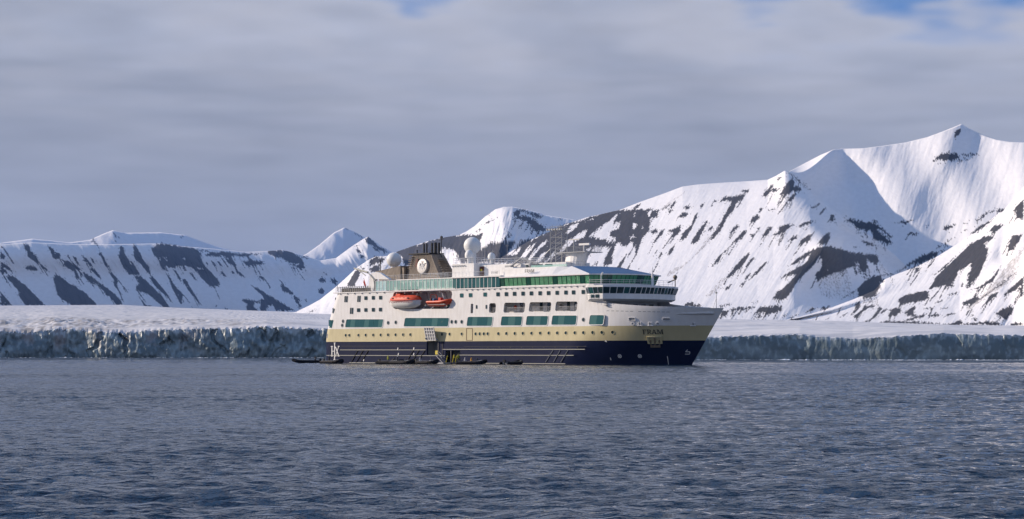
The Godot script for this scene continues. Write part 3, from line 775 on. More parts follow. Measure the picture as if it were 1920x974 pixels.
# ---------------------------------------------------------------- glacier
func build_glacier() -> void:
	var water := [[-600, 671.2, 0], [0, 671.4, 0], [620, 671.6, 0], [1260, 675.6, 0], [1920, 675.9, 0], [2500, 675.5, 0]]
	var top := [[-600, 614, 0], [-200, 618, 0], [0, 620, 0], [50, 624, 0], [100, 616, 0], [150, 618, 0], [200, 622, 0], [240, 623, 0], [290, 618, 0], [330, 617, 0], [370, 615, 0], [400, 616, 0], [450, 615, 0], [500, 612, 0], [528, 614, 0], [560, 615, 0], [600, 617, 0], [800, 624, 0], [1100, 630, 0], [1340, 632, 0], [1450, 628.5, 0], [1500, 627.5, 0], [1540, 632, 0], [1600, 636, 0], [1640, 633, 0], [1680, 631, 0], [1720, 629, 0], [1770, 625, 0], [1800, 626, 0], [1850, 628, 0], [1920, 629, 0], [2500, 628, 0]]
	var back := [[-600, 570, 4000], [0, 573.5, 5600], [230, 572, 6600], [320, 577, 6900], [400, 580, 6900], [450, 582, 6600], [540, 585, 5200], [600, 588, 4200], [700, 592, 3600], [1000, 596, 3100], [1300, 598, 2850], [1450, 600, 2720], [1560, 602, 2620], [1640, 605, 2560], [1800, 610, 2480], [1920, 611, 2400], [2500, 612, 2200]]
	var g := thing("glacier", Vector3.ZERO)
	tag(g, "tidewater glacier with a crevassed blue ice cliff and a snowfield above it", "glacier", "", "structure")
	var step := 1.25
	var nu := int(3100.0 / step) + 1
	var nv := 46
	var v := PackedVector3Array()
	var col := PackedColorArray()
	v.resize(nu * nv)
	col.resize(nu * nv)
	var crest := PackedVector3Array()
	crest.resize(nu)
	var rid := FastNoiseLite.new()
	rid.seed = 77; rid.frequency = 1.0; rid.fractal_type = FastNoiseLite.FRACTAL_RIDGED; rid.fractal_octaves = 3
	for i in nu:
		var px := -600.0 + i * step
		var d: float = EYE.y * F / (row_at(water, px).x - YH)
		var left := 1.0 - smoothstep(560.0, 900.0, px)
		var jag := nz.get_noise_2d(px * 0.06, 2.0) * 2.6 + absf(nz.get_noise_2d(px * 0.22, 8.0)) * (4.0 * left + 1.6)
		var ptop := at(px, row_at(top, px).x + jag, d)
		var h := ptop.y
		for j in nv:
			var t := j / (nv - 1.0)
			var y := -0.4 + (h + 0.4) * t
			var xm := ptop.x
			var warp := nz.get_noise_2d(xm * 0.02, y * 0.05 + 60.0) * 9.0
			var big := nz.get_noise_2d(xm * 0.011, 20.0) * (3.0 + 2.0 * left)
			var rib := rid.get_noise_2d((xm + warp * 0.5) * 0.02 + y * 0.02 * left, y * 0.02) * (0.9 * left + 0.3)
			var fine := nz.get_noise_2d(xm * 0.35, y * 0.16) * (0.28 * left + 0.16)
			var bulge := (0.25 + 0.75 * left) * sin(t * PI) * nz.get_noise_2d(xm * 0.03, y * 0.04 + 90.0) * 2.5
			var lean := -2.6 * t * t * (0.6 + 0.6 * left)
			var crack := smoothstep(0.55, 0.8, rid.get_noise_2d((xm + warp * 0.35) * 0.06 + 31.0, y * 0.03)) * (0.4 + 2.2 * left) * (0.35 + 0.65 * t)
			var z := ptop.z + big + rib + fine + bulge + lean - crack
			v[j * nu + i] = Vector3(xm * (z / ptop.z), y, z)
			var n1 := nz.get_noise_2d(xm * 0.06 + warp * 0.05, y * 0.12)
			var n2 := nz.get_noise_2d(xm * 0.4, y * 0.25 + 15.0)
			var c := Color(0.125, 0.165, 0.18).lerp(Color(0.27, 0.335, 0.345), clampf(0.35 + 1.1 * n1 + 0.5 * n2, 0.0, 1.0) * 0.8)
			# rubble-stained ice and snow lips where the photo shows them, high on the left part
			var dirt := clampf((t - 0.42 + 0.5 * n1 + 0.22 * n2) * 4.0, 0.0, 1.0) * (1.0 - smoothstep(330.0, 420.0, px)) * clampf(0.45 + 1.6 * nz.get_noise_2d(px * 0.017, 44.0), 0.0, 1.0)
			c = c.lerp(Color(0.27, 0.25, 0.245), dirt * 0.85)
			var snow := clampf((t - 0.9 + 0.16 * n2 + 0.14 * n1) * 12.0, 0.0, 1.0)
			c = c.lerp(Color(0.62, 0.66, 0.70), snow * 0.4)
			var frost := clampf((rib * 0.28 + n2 * 1.1 - 0.30) * 2.4, 0.0, 1.0)
			c = c.lerp(Color(0.42, 0.52, 0.55), frost * 0.32)
			col[j * nu + i] = c
		crest[i] = v[(nv - 1) * nu + i]
	put("ice_cliff", grid(v, nu, nv, col), M.ice, g)
	# the snow-covered tongue behind the cliff
	var step2 := 2.5
	nu = int(3100.0 / step2) + 1
	nv = 130
	v.resize(nu * nv)
	col.resize(nu * nv)
	for i in nu:
		var px := -600.0 + i * step2
		var c0 := crest[i * 2]
		var cs := at(px, row_at(top, px).x + 1.0, -c0.z)
		var b := row_at(back, px)
		var end := at(px, b.x, b.y)
		var left := 1.0 - smoothstep(300.0, 620.0, px)
		for j in nv:
			var t := j / (nv - 1.0)
			var e := (exp(t * 3.2) - 1.0) / (exp(3.2) - 1.0)
			var d := lerpf(-c0.z, -end.z, e)
			var x := lerpf(cs.x, end.x, e)
			# level in the picture rises evenly, so the field steepens gently inland
			var slope0 := (cs.y - EYE.y) / -c0.z
			var slope1 := (end.y - EYE.y) / -end.z
			var y := EYE.y + d * lerpf(slope0, slope1, pow(e, 0.32))
			var edge := smoothstep(0.0, 0.06, t) * (1.0 - smoothstep(0.9, 1.0, t))
			var n1 := nz.get_noise_2d(x * 0.03, d * 0.02)
			var n2 := nz.get_noise_2d(x * 0.008 + 30.0, d * 0.006)
			y += edge * (n1 * 0.5 * (0.25 + left) + n2 * 1.6)
			var rough := left * (1.0 - smoothstep(0.05, 0.5, t)) * clampf(0.6 + 1.5 * n2, 0.0, 1.0)
			y += edge * rough * nz.get_noise_2d(x * 0.12, d * 0.07) * 0.9
			v[j * nu + i] = Vector3(x, y, -d) if j > 0 else c0
			var s := 0.66 - 0.05 * left + 0.07 * nz.get_noise_2d(x * 0.05, d * 0.015)
			var c := Color(s, s * 0.99, s * 1.0)
			var streak := nz.get_noise_2d(x * 0.006, d * 0.022 + 7.0) + 0.5 * nz.get_noise_2d(x * 0.02, d * 0.05)
			c = c.lerp(Color(0.36, 0.39, 0.44), clampf((streak - 0.30) * 3.5, 0.0, 1.0) * 0.55)
			c = c.lerp(Color(0.25, 0.235, 0.225), clampf(rough * (0.35 + 2.2 * nz.get_noise_2d(x * 0.16, d * 0.06 + 3.0)), 0.0, 0.9))
			col[j * nu + i] = c
	put("snowfield", grid(v, nu, nv, col), M.terrain, g)
	# small floes and slush lying along the foot of the cliff
	var rng := RandomNumberGenerator.new()
	rng.seed = 8
	var st := new_st()
	for i in 2600:
		var px := rng.randf_range(-500.0, 2400.0)
		if px < 1250.0 and rng.randf() < 0.55:
			continue
		var d: float = EYE.y * F / (row_at(water, px).x - YH)
		var off := absf(rng.randfn(0.0, 3.0)) + 5.0
		var p := at(px, 600.0, d - off)
		var r := rng.randf_range(0.3, 1.1) * (1.6 if rng.randf() < 0.04 else 1.0)
		var hh := rng.randf_range(0.06, 0.22) * (2.0 if rng.randf() < 0.04 else 1.0)
		var ring_ := []
		var a0 := rng.randf() * TAU
		for k in 6:
			var a := a0 + TAU * k / 6.0
			ring_.append(Vector3(p.x + cos(a) * r * rng.randf_range(0.7, 1.6), -0.1, p.z - sin(a) * r * rng.randf_range(0.6, 1.0)))
		var apex := Vector3(p.x, hh, p.z)
		for k in 6:
			tri(st, ring_[k], ring_[(k + 1) % 6], apex)
	var o := obj("brash_ice", st, M.foam)
	tag(o, "thin line of white brash ice along the foot of the glacier cliff", "ice", "", "stuff")

# ---------------------------------------------------------------- sea
func wave(x: float, z: float, fade: float) -> float:
	var a := nf.get_noise_2d(x * 0.03 + z * 0.008, z * 0.085)
	var b := nf.get_noise_2d(x * 0.19 - z * 0.05 + 40.0, z * 0.55 + 9.0)
	var c := nf.get_noise_2d(x * 0.5 + z * 0.18 + 7.0, z * 1.5 - 3.0)
	var e := nf.get_noise_2d(x * 1.3 - z * 0.4 + 70.0, z * 3.3 - 13.0)
	var gust := 0.72 + 0.55 * nf.get_noise_2d(x * 0.006 + 90.0, z * 0.014)
	return (0.12 * a + 0.175 * (0.45 - absf(b)) * gust + 0.085 * (0.4 - absf(c)) * gust + 0.018 * e * gust) * fade

func sea_sheet(called: String, z0: float, z1: float, nv: int, nu: int, grow: float, half0: float, half1: float) -> void:
	var v := PackedVector3Array()
	v.resize(nu * nv)
	for j in nv:
		var t := j / (nv - 1.0)
		var e := (exp(t * grow) - 1.0) / (exp(grow) - 1.0) if grow > 0.0 else t
		var z := lerpf(z0, z1, e)
		var half := lerpf(half0, half1, e)
		for i in nu:
			var x := lerpf(-half, half, i / (nu - 1.0))
			v[j * nu + i] = Vector3(x, wave(x, z, 1.0), z)
	var o := put(called, grid(v, nu, nv), M.sea)
	tag(o, "dark blue rippled sea in front of the ship and glacier", "sea", "sheets of the sea", "structure")

func build_sea() -> void:
	sea_sheet("water", -20.0, -150.0, 600, 480, 0.8, 14.0, 52.0)
	sea_sheet("water", -150.0, -300.0, 560, 600, 0.35, 52.0, 96.0)
	sea_sheet("water", -300.0, -430.0, 270, 520, 0.4, 96.0, 138.0)
	sea_sheet("water", -430.0, -1000.0, 200, 360, 1.2, 138.0, 420.0)
	var st := new_st()
	var k := 40000.0
	quad(st, Vector3(-k, -0.45, k), Vector3(k, -0.45, k), Vector3(k, -0.45, -k), Vector3(-k, -0.45, -k))
	var o := obj("water", st, M.sea)
	tag(o, "open sea reaching out past the fjord on every side", "sea", "", "structure")

# ---------------------------------------------------------------- the ship, in its own axes: x forward from the stern, y up from the water, z to starboard
func half_ring(y: float, from_x: float, to_x: float) -> PackedVector3Array:    # starboard outline at height y between two stations
	var out := PackedVector3Array()
	var x0 := pow(clampf((y - 5.0) / 11.3, 0.0, 1.2), 1.5) * 4.3
	if from_x <= 0.0:
		var r := 3.4
		out.append(Vector3(x0, y, 0))
		out.append(Vector3(x0, y, 4.0))
		for i in 13:
			var a := PI * 0.5 * i / 12.0
			out.append(Vector3(x0 + r - r * cos(a), y, BEAM - r + r * sin(a)))
		out.append(Vector3(to_x, y, BEAM))
	else:
		var xs := 105.5 + 8.4 * y / 11.3
		for i in 41:
			var s := i / 40.0
			s = 1.0 - pow(1.0 - s, 1.5)
			var x := lerpf(from_x, xs, s)
			out.append(Vector3(x, y, hull_w(x, y)))
	return out

func side_mesh(ys: Array, from_x: float, to_x: float, mirror: bool) -> ArrayMesh:
	var v := PackedVector3Array()
	var nu := 0
	for y in ys:
		var r := half_ring(y, from_x, to_x)
		nu = r.size()
		for p in r:
			v.append(Vector3(p.x, p.y, -p.z) if mirror else p)
	return grid(v, nu, ys.size(), PackedColorArray(), mirror)

func levels(a: float, b: float, n: int) -> Array:
	var out := []
	for i in n + 1:
		out.append(lerpf(a, b, float(i) / n))
	return out

func quad_px(x0: float, y0: float, x1: float, y1: float, slant := 0.0) -> Array:    # a window given by its pixels on the flat side, anticlockwise
	var o := []
	for p in [[x0, y1], [x1, y1], [x1 + slant, y0], [x0 + slant, y0]]:
		var q := S(p[0], p[1])
		o.append(Vector2(q.x, q.y))
	return o

func big_window(x0: float, y0: float, x1: float, y1: float, slant: float, panes: int, m: Material) -> void:
	var q := quad_px(x0, y0, x1, y1, slant)
	var poly := rounded(q, 0.28)
	var st := new_st()
	ring(st, grown(poly, 0.14), poly, BEAM - 0.02, BEAM + 0.07)
	var w := obj("window", st, M.white, ship)
	for i in panes:
		var a := float(i) / panes
		var b := float(i + 1) / panes
		var g := 0.012
		var strip := PackedVector2Array([q[0].lerp(q[1], a + g * a * 0.0) + Vector2(0.03, -0.2), q[0].lerp(q[1], b) - Vector2(0.03, 0.2), q[3].lerp(q[2], b) + Vector2(-0.03, 0.2), q[3].lerp(q[2], a) + Vector2(0.03, 0.2)])
		for c in Geometry2D.intersect_polygons(poly, strip):
			st = new_st()
			plate(st, c, BEAM - 0.03, BEAM + (0.022 if i % 2 else 0.016))
			obj("pane", st, m if (i * 7 + int(x0)) % 3 else M.pane_pale, w)
	st = new_st()
	plate(st, poly, BEAM - 0.05, BEAM + 0.006)
	obj("glazing_bead", st, M.pane_pale, w)

func small_window(px: float, py: float, w: float, h: float, m: Material, slant := 0.0) -> void:
	var q := quad_px(px - w * 0.5, py - h * 0.5, px + w * 0.5, py + h * 0.5, slant)
	var poly := rounded(q, 0.12)
	var st := new_st()
	ring(st, grown(poly, 0.06), poly, BEAM - 0.02, BEAM + 0.05)
	var f := obj("window", st, M.grey, ship)
	st = new_st()
	plate(st, poly, BEAM - 0.05, BEAM + 0.012)
	obj("pane", st, m, f)

func rail(st: SurfaceTool, pts: Array, h := 1.05, bars := 3, gap := 1.5, r := 0.03) -> void:
	for i in pts.size() - 1:
		var a: Vector3 = pts[i]
		var b: Vector3 = pts[i + 1]
		for k in bars:
			var up := Vector3.UP * h * (k + 1.0) / bars
			tube(st, a + up, b + up, r if k == bars - 1 else r * 0.6, -1.0, 4)
		var n := maxi(1, int(a.distance_to(b) / gap))
		for k in n + 1:
			var p := a.lerp(b, float(k) / n)
			tube(st, p, p + Vector3.UP * h, r * 0.9, -1.0, 4)

func prism(st: SurfaceTool, lo: PackedVector3Array, hi: PackedVector3Array, cap := true) -> void:    # between two outlines of equal count
	var n := lo.size()
	for i in n:
		var k := (i + 1) % n
		quad(st, lo[i], lo[k], hi[k], hi[i])
	if cap:
		for e in [[hi, 1], [lo, -1]]:
			var p2 := PackedVector2Array()
			for p in e[0]:
				p2.append(Vector2(p.x, p.z))
			var ix := Geometry2D.triangulate_polygon(p2)
			for i in range(0, ix.size(), 3):
				var a: Vector3 = e[0][ix[i]]
				var b: Vector3 = e[0][ix[i + 1]]
				var c: Vector3 = e[0][ix[i + 2]]
				if ((b - a).cross(c - a)).y * e[1] < 0.0:
					tri(st, a, c, b)
				else:
					tri(st, a, b, c)

func outline(pts: Array, y: float, scale_z := 1.0, dx := 0.0) -> PackedVector3Array:   # starboard points (x, z) from the middle of the front aft; mirrored to port
	var o := PackedVector3Array()
	for i in pts.size():
		o.append(Vector3(pts[i][0] + dx, y, pts[i][1] * scale_z))
	for i in range(pts.size() - 1, -1, -1):
		if pts[i][1] > 0.01:
			o.append(Vector3(pts[i][0] + dx, y, -pts[i][1] * scale_z))
	o.reverse()
	return o

func sbox(called: String, m: Material, a: Vector3, b: Vector3, parent: Node = null) -> MeshInstance3D:
	var st := new_st()
	box(st, Vector3(minf(a.x, b.x), minf(a.y, b.y), minf(a.z, b.z)), Vector3(maxf(a.x, b.x), maxf(a.y, b.y), maxf(a.z, b.z)))
	return obj(called, st, m, parent if parent else ship)

func text(called: String, s: String, size: float, m: Material, t: Transform3D, serif := true, italic := false, squash := 1.0) -> void:
	var f := SystemFont.new()
	f.font_names = PackedStringArray(["Droid Serif" if serif else "Droid Sans"])
	f.font_italic = italic
	var tm := TextMesh.new()
	tm.font = f
	tm.text = s
	tm.font_size = 64
	tm.pixel_size = size / 46.0
	tm.depth = 0.05
	var o := put(called, tm, m, ship)
	o.transform = t
	o.scale = Vector3(squash, 1, 1)

func monogram(called: String, centre: Vector3, h: float, m: Material, parent: Node, deep := 0.06) -> void:    # a serif H whose tall middle stem runs into an X
	var st := new_st()
	var bar := func(x0: float, y0: float, x1: float, y1: float, w: float):
		var a := Vector2(x0, y0) * h
		var b := Vector2(x1, y1) * h
		var hw := w * h * 0.5
		plate(st, PackedVector2Array([Vector2(a.x - hw, a.y), Vector2(a.x + hw, a.y), Vector2(b.x + hw, b.y), Vector2(b.x - hw, b.y)]), 0.0, deep, Transform3D(Basis.IDENTITY, centre))
	bar.call(-0.26, -0.26, -0.26, 0.26, 0.075)
	bar.call(-0.26, -0.30, -0.26, -0.26, 0.17)
	bar.call(-0.26, 0.26, -0.26, 0.30, 0.17)
	bar.call(-0.015, -0.46, -0.015, 0.50, 0.075)
	bar.call(-0.015, 0.46, -0.015, 0.5, 0.15)
	bar.call(-0.03, -0.5, -0.03, -0.46, 0.16)
	bar.call(-0.14, -0.02, -0.14, 0.02, 0.2)
	bar.call(0.36, -0.26, 0.06, 0.26, 0.085)
	bar.call(0.09, -0.26, 0.35, 0.26, 0.05)
	bar.call(0.35, -0.30, 0.35, -0.26, 0.17)
	bar.call(0.36, 0.26, 0.36, 0.30, 0.15)
	bar.call(0.09, -0.30, 0.09, -0.26, 0.12)
	obj(called, st, m, parent)

func build_ship() -> void:
	ship = thing("expedition_ship", ship_o, -ship_turn)
	tag(ship, "white, cream and navy expedition cruise ship lying at anchor before the glacier", "ship")
	var y1 := 4.95
	var y2 := 7.9
	var top := 16.15
	var st: SurfaceTool
	# --- openings cut in the side
	var rec_boat := rounded([Vector2(25.9, 12.25), Vector2(44.9, 12.0), Vector2(45.9, 15.98), Vector2(25.9, 16.05)], 0.9)
	var opens := [rec_boat]
	for o in [[916.5, 569, 929.0, 587, 0.8], [943.5, 568, 983, 586.6, 2.2], [991, 567, 1032, 585, 2.2], [1040.5, 565.8, 1081, 584, 2.2]]:
		opens.append(rounded(quad_px(o[0], o[1], o[2], o[3], o[4]), 0.4))
	opens.append(rounded(quad_px(882, 570, 887, 588, 0.5), 0.2))
	var gang := PackedVector2Array()
	for p in [[800, 666], [820.6, 666], [820.6, 639.3], [800, 639.3]]:
		gang.append(Vector2(S(p[0], p[1]).x, clampf(S(p[0], p[1]).y, 0.0, y1 - 0.06)))
	var hatch := PackedVector2Array()
	for p in [[835, 680], [863, 680], [863, 657.5], [835, 657.5]]:
		hatch.append(Vector2(S(p[0], p[1]).x, S(p[0], p[1]).y))
	# --- hull: navy below, cream band, white above
	for mirror in [false, true]:
		put("hull_lower", side_mesh(levels(-1.2, y1, 14), 0.0, 9.0, mirror), M.navy, ship)
		put("hull_lower", side_mesh(levels(-1.2, y1, 14), 78.0, 0.0, mirror), M.navy, ship)
		put("hull_band", side_mesh(levels(y1, y2, 8), 0.0, 9.0, mirror), M.cream, ship)
		put("hull_band", side_mesh(levels(y1, y2, 8), 78.0, 0.0, mirror), M.cream, ship)
		put("hull_upper", side_mesh(levels(y2, top, 20), 0.0, 9.0, mirror), M.white, ship)
		var v := PackedVector3Array()
		var nu := 0
		for j in 15:
			var r := half_ring(y2, 86.0, 0.0)
			nu = r.size()
			for i in nu:
				var xb: float = lerpf(86.0, 114.0, float(i) / (nu - 1))
				var yt := 11.32 + 1.5 * pow(clampf((98.0 - xb) / 12.0, 0.0, 1.0), 2.2) + 0.6 * clampf((108.0 - xb) / 14.0, 0.0, 1.0)
				var y := lerpf(y2, yt, j / 14.0)
				var q := half_ring(y, 86.0, 0.0)[i]
				v.append(Vector3(q.x, y, -q.z if mirror else q.z))
		put("hull_upper", grid(v, nu, 15, PackedColorArray(), mirror), M.white, ship)
		# inner face of the bulwark and its cap
		var v2 := PackedVector3Array()
		for i in nu:
			var e := v[14 * nu + i]
			v2.append(e)
		for i in nu:
			var e := v[14 * nu + i]
			v2.append(Vector3(e.x - 0.35, e.y, e.z * 0.965))
		for i in nu:
			var e := v[14 * nu + i]
			v2.append(Vector3(minf(e.x - 0.35, 112.2), 10.2, e.z * 0.94))
		put("bulwark", grid(v2, nu, 3, PackedColorArray(), mirror), M.white, ship)
	var flat := func(x0: float, x1: float, ya: float, yb: float):
		return PackedVector2Array([Vector2(x0, ya), Vector2(x1, ya), Vector2(x1, yb), Vector2(x0, yb)])
	st = new_st(); wall(st, flat.call(9.0, 78.0, -1.2, y1), [gang, hatch], BEAM, 0.4); obj("hull_lower", st, M.navy, ship)
	st = new_st(); wall(st, flat.call(9.0, 78.0, y1, y2), [], BEAM, 0.3); obj("hull_band", st, M.cream, ship)
	st = new_st(); wall(st, flat.call(9.0, 86.0, y2, top), opens, BEAM, 0.3); obj("hull_upper", st, M.white, ship)
	st = new_st()
	quad(st, Vector3(78, -1.2, -BEAM), Vector3(9, -1.2, -BEAM), Vector3(9, y1, -BEAM), Vector3(78, y1, -BEAM)); obj("hull_lower", st, M.navy, ship)
	st = new_st()
	quad(st, Vector3(78, y1, -BEAM), Vector3(9, y1, -BEAM), Vector3(9, y2, -BEAM), Vector3(78, y2, -BEAM)); obj("hull_band", st, M.cream, ship)
	st = new_st()
	quad(st, Vector3(86, y2, -BEAM), Vector3(9, y2, -BEAM), Vector3(9, top, -BEAM), Vector3(86, top, -BEAM)); obj("hull_upper", st, M.white, ship)
	# upper side forward of the flat: curves in under the bridge
	for s in [1.0, -1.0]:
		st = new_st()
		var e := [Vector3(86, 12.7, BEAM * s), Vector3(86, top, BEAM * s), Vector3(88.4, top, (BEAM - 0.15) * s), Vector3(88.9, 14.2, (BEAM - 0.1) * s), Vector3(91.0, 12.75, (BEAM - 0.14) * s), Vector3(91.0, 11.9, (BEAM - 0.14) * s), Vector3(86, 11.6, BEAM * s)]
		for i in range(1, e.size() - 1):
			if s > 0.0: tri(st, e[0], e[i + 1], e[i])
			else: tri(st, e[0], e[i], e[i + 1])
		obj("hull_upper", st, M.white, ship)
	# decks
	var dk := []
	for i in 21:
		var x := lerpf(112.0, 84.0, i / 20.0)
		dk.append([x, maxf(hull_w(x, 11.0) * 0.93, 0.02)])
	st = new_st(); prism(st, outline(dk, 10.1), outline(dk, 10.25)); obj("foredeck", st, M.deck, ship)
	sbox("house_front", M.white, Vector3(86.5, 10.25, -9.2), Vector3(88.2, 13.1, 9.2))
	for i in 7:
		sbox("window", M.pane_dark, Vector3(88.17, 11.2, -7.9 + i * 2.4), Vector3(88.24, 12.5, -6.6 + i * 2.4))
	var d7 := [[92.0, 0.0], [91.6, 6.0], [89.6, 9.4], [88.4, 10.25], [4.9, 10.25], [4.55, 8.0], [4.3, 5.0]]
	st = new_st(); prism(st, outline(d7, 16.12), outline(d7, 16.36)); obj("deck", st, M.white, ship)
	st = new_st(); prism(st, outline([[91.4, 0.0], [91.0, 6.0], [88.2, 9.9], [5.3, 9.9], [5.0, 5.0]], 16.37), outline([[91.4, 0.0], [91.0, 6.0], [88.2, 9.9], [5.3, 9.9], [5.0, 5.0]], 16.39)); obj("deck_planking", st, M.deck, ship)
	for i in 22:        # lamp brackets under the deck edge
		var x := 50.0 + i * 1.75
		st = new_st(); box(st, Vector3(x, 15.98, BEAM), Vector3(x + 0.35, 16.1, BEAM + 0.3)); obj("bracket", st, M.grey, ship)
	for i in 7:
		st = new_st(); box(st, Vector3(7.0 + i * 2.6, 15.98, BEAM), Vector3(7.4 + i * 2.6, 16.1, BEAM + 0.3)); obj("bracket", st, M.grey, ship)
	# --- lifeboat recess, promenade and doorway interiors
	sbox("recess_wall", M.white, Vector3(25.2, 11.9, 6.2), Vector3(46.2, 16.1, 6.4))
	sbox("recess_floor", M.deck, Vector3(25.2, 11.7, 6.4), Vector3(46.2, 11.9, 10.05))
	sbox("recess_ceiling", M.white, Vector3(25.2, 16.0, 6.4), Vector3(46.2, 16.1, 10.05))
	sbox("recess_end", M.white, Vector3(25.1, 11.9, 6.4), Vector3(25.3, 16.0, 10.05))
	sbox("recess_end", M.white, Vector3(46.1, 11.9, 6.4), Vector3(46.3, 16.0, 10.05))
	for x in [27.0, 29.8, 32.6, 35.4, 38.4, 41.6, 44.4]:
		st = new_st()
		chain(st, [Vector3(x, 11.95, 9.7), Vector3(x, 13.6, 7.6), Vector3(x, 15.8, 8.4)], 0.16, 6)
		tube(st, Vector3(x, 12.0, 9.9), Vector3(x + 1.3, 12.9, 9.4), 0.1)
		tube(st, Vector3(x, 15.7, 8.4), Vector3(x, 15.75, 10.0), 0.13)
		obj("davit", st, M.grey, ship)
	sbox("winch", M.grey, Vector3(37.0, 11.95, 7.0), Vector3(38.2, 13.4, 8.6))
	sbox("door", M.pane_dark, Vector3(40.0, 11.95, 6.38), Vector3(40.9, 13.9, 6.46))
	sbox("promenade_wall", M.white, Vector3(52.0, 10.9, 7.6), Vector3(85.8, 14.0, 7.75))
	sbox("promenade_floor", M.deck, Vector3(52.0, 10.75, 7.7), Vector3(85.8, 10.9, 9.79))
	sbox("promenade_ceiling", M.white, Vector3(52.0, 13.9, 7.7), Vector3(85.8, 14.05, 9.79))
	sbox("promenade_end", M.white, Vector3(51.9, 10.9, 7.7), Vector3(52.05, 13.95, 9.79))
	sbox("promenade_end", M.white, Vector3(85.7, 10.9, 7.7), Vector3(85.85, 13.95, 9.79))
	for x in [58.5, 64.5, 70.4, 72.6, 78.4, 80.5, 83.2]:
		sbox("door", M.pane_dark, Vector3(x, 11.2, 7.74), Vector3(x + 0.85, 13.2, 7.8))
	for x in [63.2, 66.9, 74.2, 76.8, 82.0]:
		st = new_st()
		lathe(st, Vector3(x, 12.1, 7.9), [Vector2(0.0, 0.12), Vector2(0.42, 0.12), Vector2(0.42, 0.0)], 12, Basis(Vector3.RIGHT, PI * 0.5))
		obj("lifebuoy", st, M.orange if x < 65 else M.grey, ship)
	st = new_st(); rail(st, [Vector3(61.6, 11.0, 9.72), Vector3(84.9, 11.0, 9.72)], 1.0, 4, 1.1, 0.03); rail(st, [Vector3(57.4, 11.0, 9.72), Vector3(59.4, 11.0, 9.72)], 1.0, 4, 1.0, 0.03); obj("railing", st, M.white, ship)
	var gx0 := gang[0].x
	var gx1 := gang[1].x
	sbox("lobby_wall", M.grey, Vector3(gx0 - 1.0, 1.5, 7.2), Vector3(gx1 + 0.5, 4.94, 7.4))
	sbox("lobby_floor", M.grey, Vector3(gx0 - 1.0, 1.5, 7.4), Vector3(gx1 + 0.5, gang[0].y, 9.7))
	sbox("lobby_side", M.grey, Vector3(gx0 - 0.9, 1.6, 7.4), Vector3(gx0 - 0.6, 4.9, 9.7))
	sbox("lobby_side", M.grey, Vector3(gx1 + 0.2, 1.6, 7.4), Vector3(gx1 + 0.5, 4.9, 9.7))
	sbox("safety_barrier", M.yellow, Vector3(gx1 - 1.7, gang[0].y + 0.1, 9.2), Vector3(gx1 - 0.2, gang[0].y + 0.95, 9.32))
	sbox("hatch_wall", M.grey, Vector3(hatch[0].x - 0.6, 0.2, 7.0), Vector3(hatch[1].x + 0.6, 3.4, 7.2))
	sbox("hatch_floor", M.grey, Vector3(hatch[0].x - 0.6, 0.1, 7.2), Vector3(hatch[1].x + 0.6, hatch[0].y, 9.7))
	sbox("hatch_ceiling", M.grey, Vector3(hatch[0].x - 0.6, hatch[2].y, 7.2), Vector3(hatch[1].x + 0.6, hatch[2].y + 0.2, 9.7))
	sbox("hatch_frame", M.navy_trim, Vector3(hatch[0].x + 1.7, hatch[0].y, BEAM - 0.3), Vector3(hatch[0].x + 2.0, hatch[2].y, BEAM + 0.1))
	for x in [0.5, 2.6, 3.5]:
		st = new_st(); tube(st, Vector3(hatch[0].x + x, hatch[0].y, 10.4), Vector3(hatch[0].x + x + 0.3, hatch[0].y + 1.5, 10.2), 0.09); obj("fender_post", st, M.yellow, ship)
	# hatch door folded out and up above the gangway: a ribbed plate on arms
	var da := S(797.6, 638.6, 10.9)
	var db := S(815.4, 614, 11.3)
	var door_t := Transform3D(Basis.from_euler(Vector3(0.22, -0.12, 0.0)), Vector3((da.x + db.x) * 0.5, (da.y + db.y) * 0.5, 11.1))
	var dw := (db.x - da.x) * 0.5
	var dh := (db.y - da.y) * 0.5
	st = new_st(); box(st, Vector3(-dw, -dh, -0.1), Vector3(dw, dh, 0.0), door_t)
	var hd := obj("side_door", st, M.grey, ship)
	for i in 5:
		st = new_st(); box(st, Vector3(-dw + i * dw * 0.5 - 0.07, -dh, 0.0), Vector3(-dw + i * dw * 0.5 + 0.07, dh, 0.16), door_t); obj("rib", st, M.white, hd)
		st = new_st(); box(st, Vector3(-dw, -dh + i * dh * 0.5 - 0.07, 0.002), Vector3(dw, -dh + i * dh * 0.5 + 0.07, 0.13), door_t); obj("rib", st, M.white, hd)
	st = new_st(); tube(st, Vector3(da.x, da.y - 0.3, BEAM), Vector3(da.x, da.y + 0.5, 11.0), 0.12); obj("hinge_arm", st, M.grey, hd)
	st = new_st(); tube(st, Vector3(db.x, da.y - 0.3, BEAM), Vector3(db.x, da.y + 0.5, 11.0), 0.12); obj("hinge_arm", st, M.grey, hd)
	sbox("door_frame", M.navy_trim, Vector3(gx1 + 0.1, gang[0].y - 0.2, BEAM), Vector3(gx1 + 0.45, y1 - 0.05, BEAM + 0.12))
	sbox("door_frame", M.navy_trim, Vector3(gx1 + 1.5, gang[0].y - 0.2, BEAM), Vector3(gx1 + 1.7, y1 - 0.05, BEAM + 0.1))
	# --- windows
	big_window(647, 599.3, 716.5, 614.2, 2.6, 8, M.pane)
	big_window(757, 596.7, 840, 612.6, 2.6, 8, M.pane)
	big_window(875, 594.7, 922, 611.6, 2.4, 5, M.pane)
	big_window(938.7, 593.9, 977.5, 610.8, 2.4, 3, M.pane)
	big_window(986, 593.1, 1026, 610.1, 2.4, 3, M.pane)
	big_window(1034, 592.2, 1080, 609.5, 2.4, 4, M.pane)
	big_window(1104.4, 591.4, 1131, 609, 2.6, 2, M.pane)
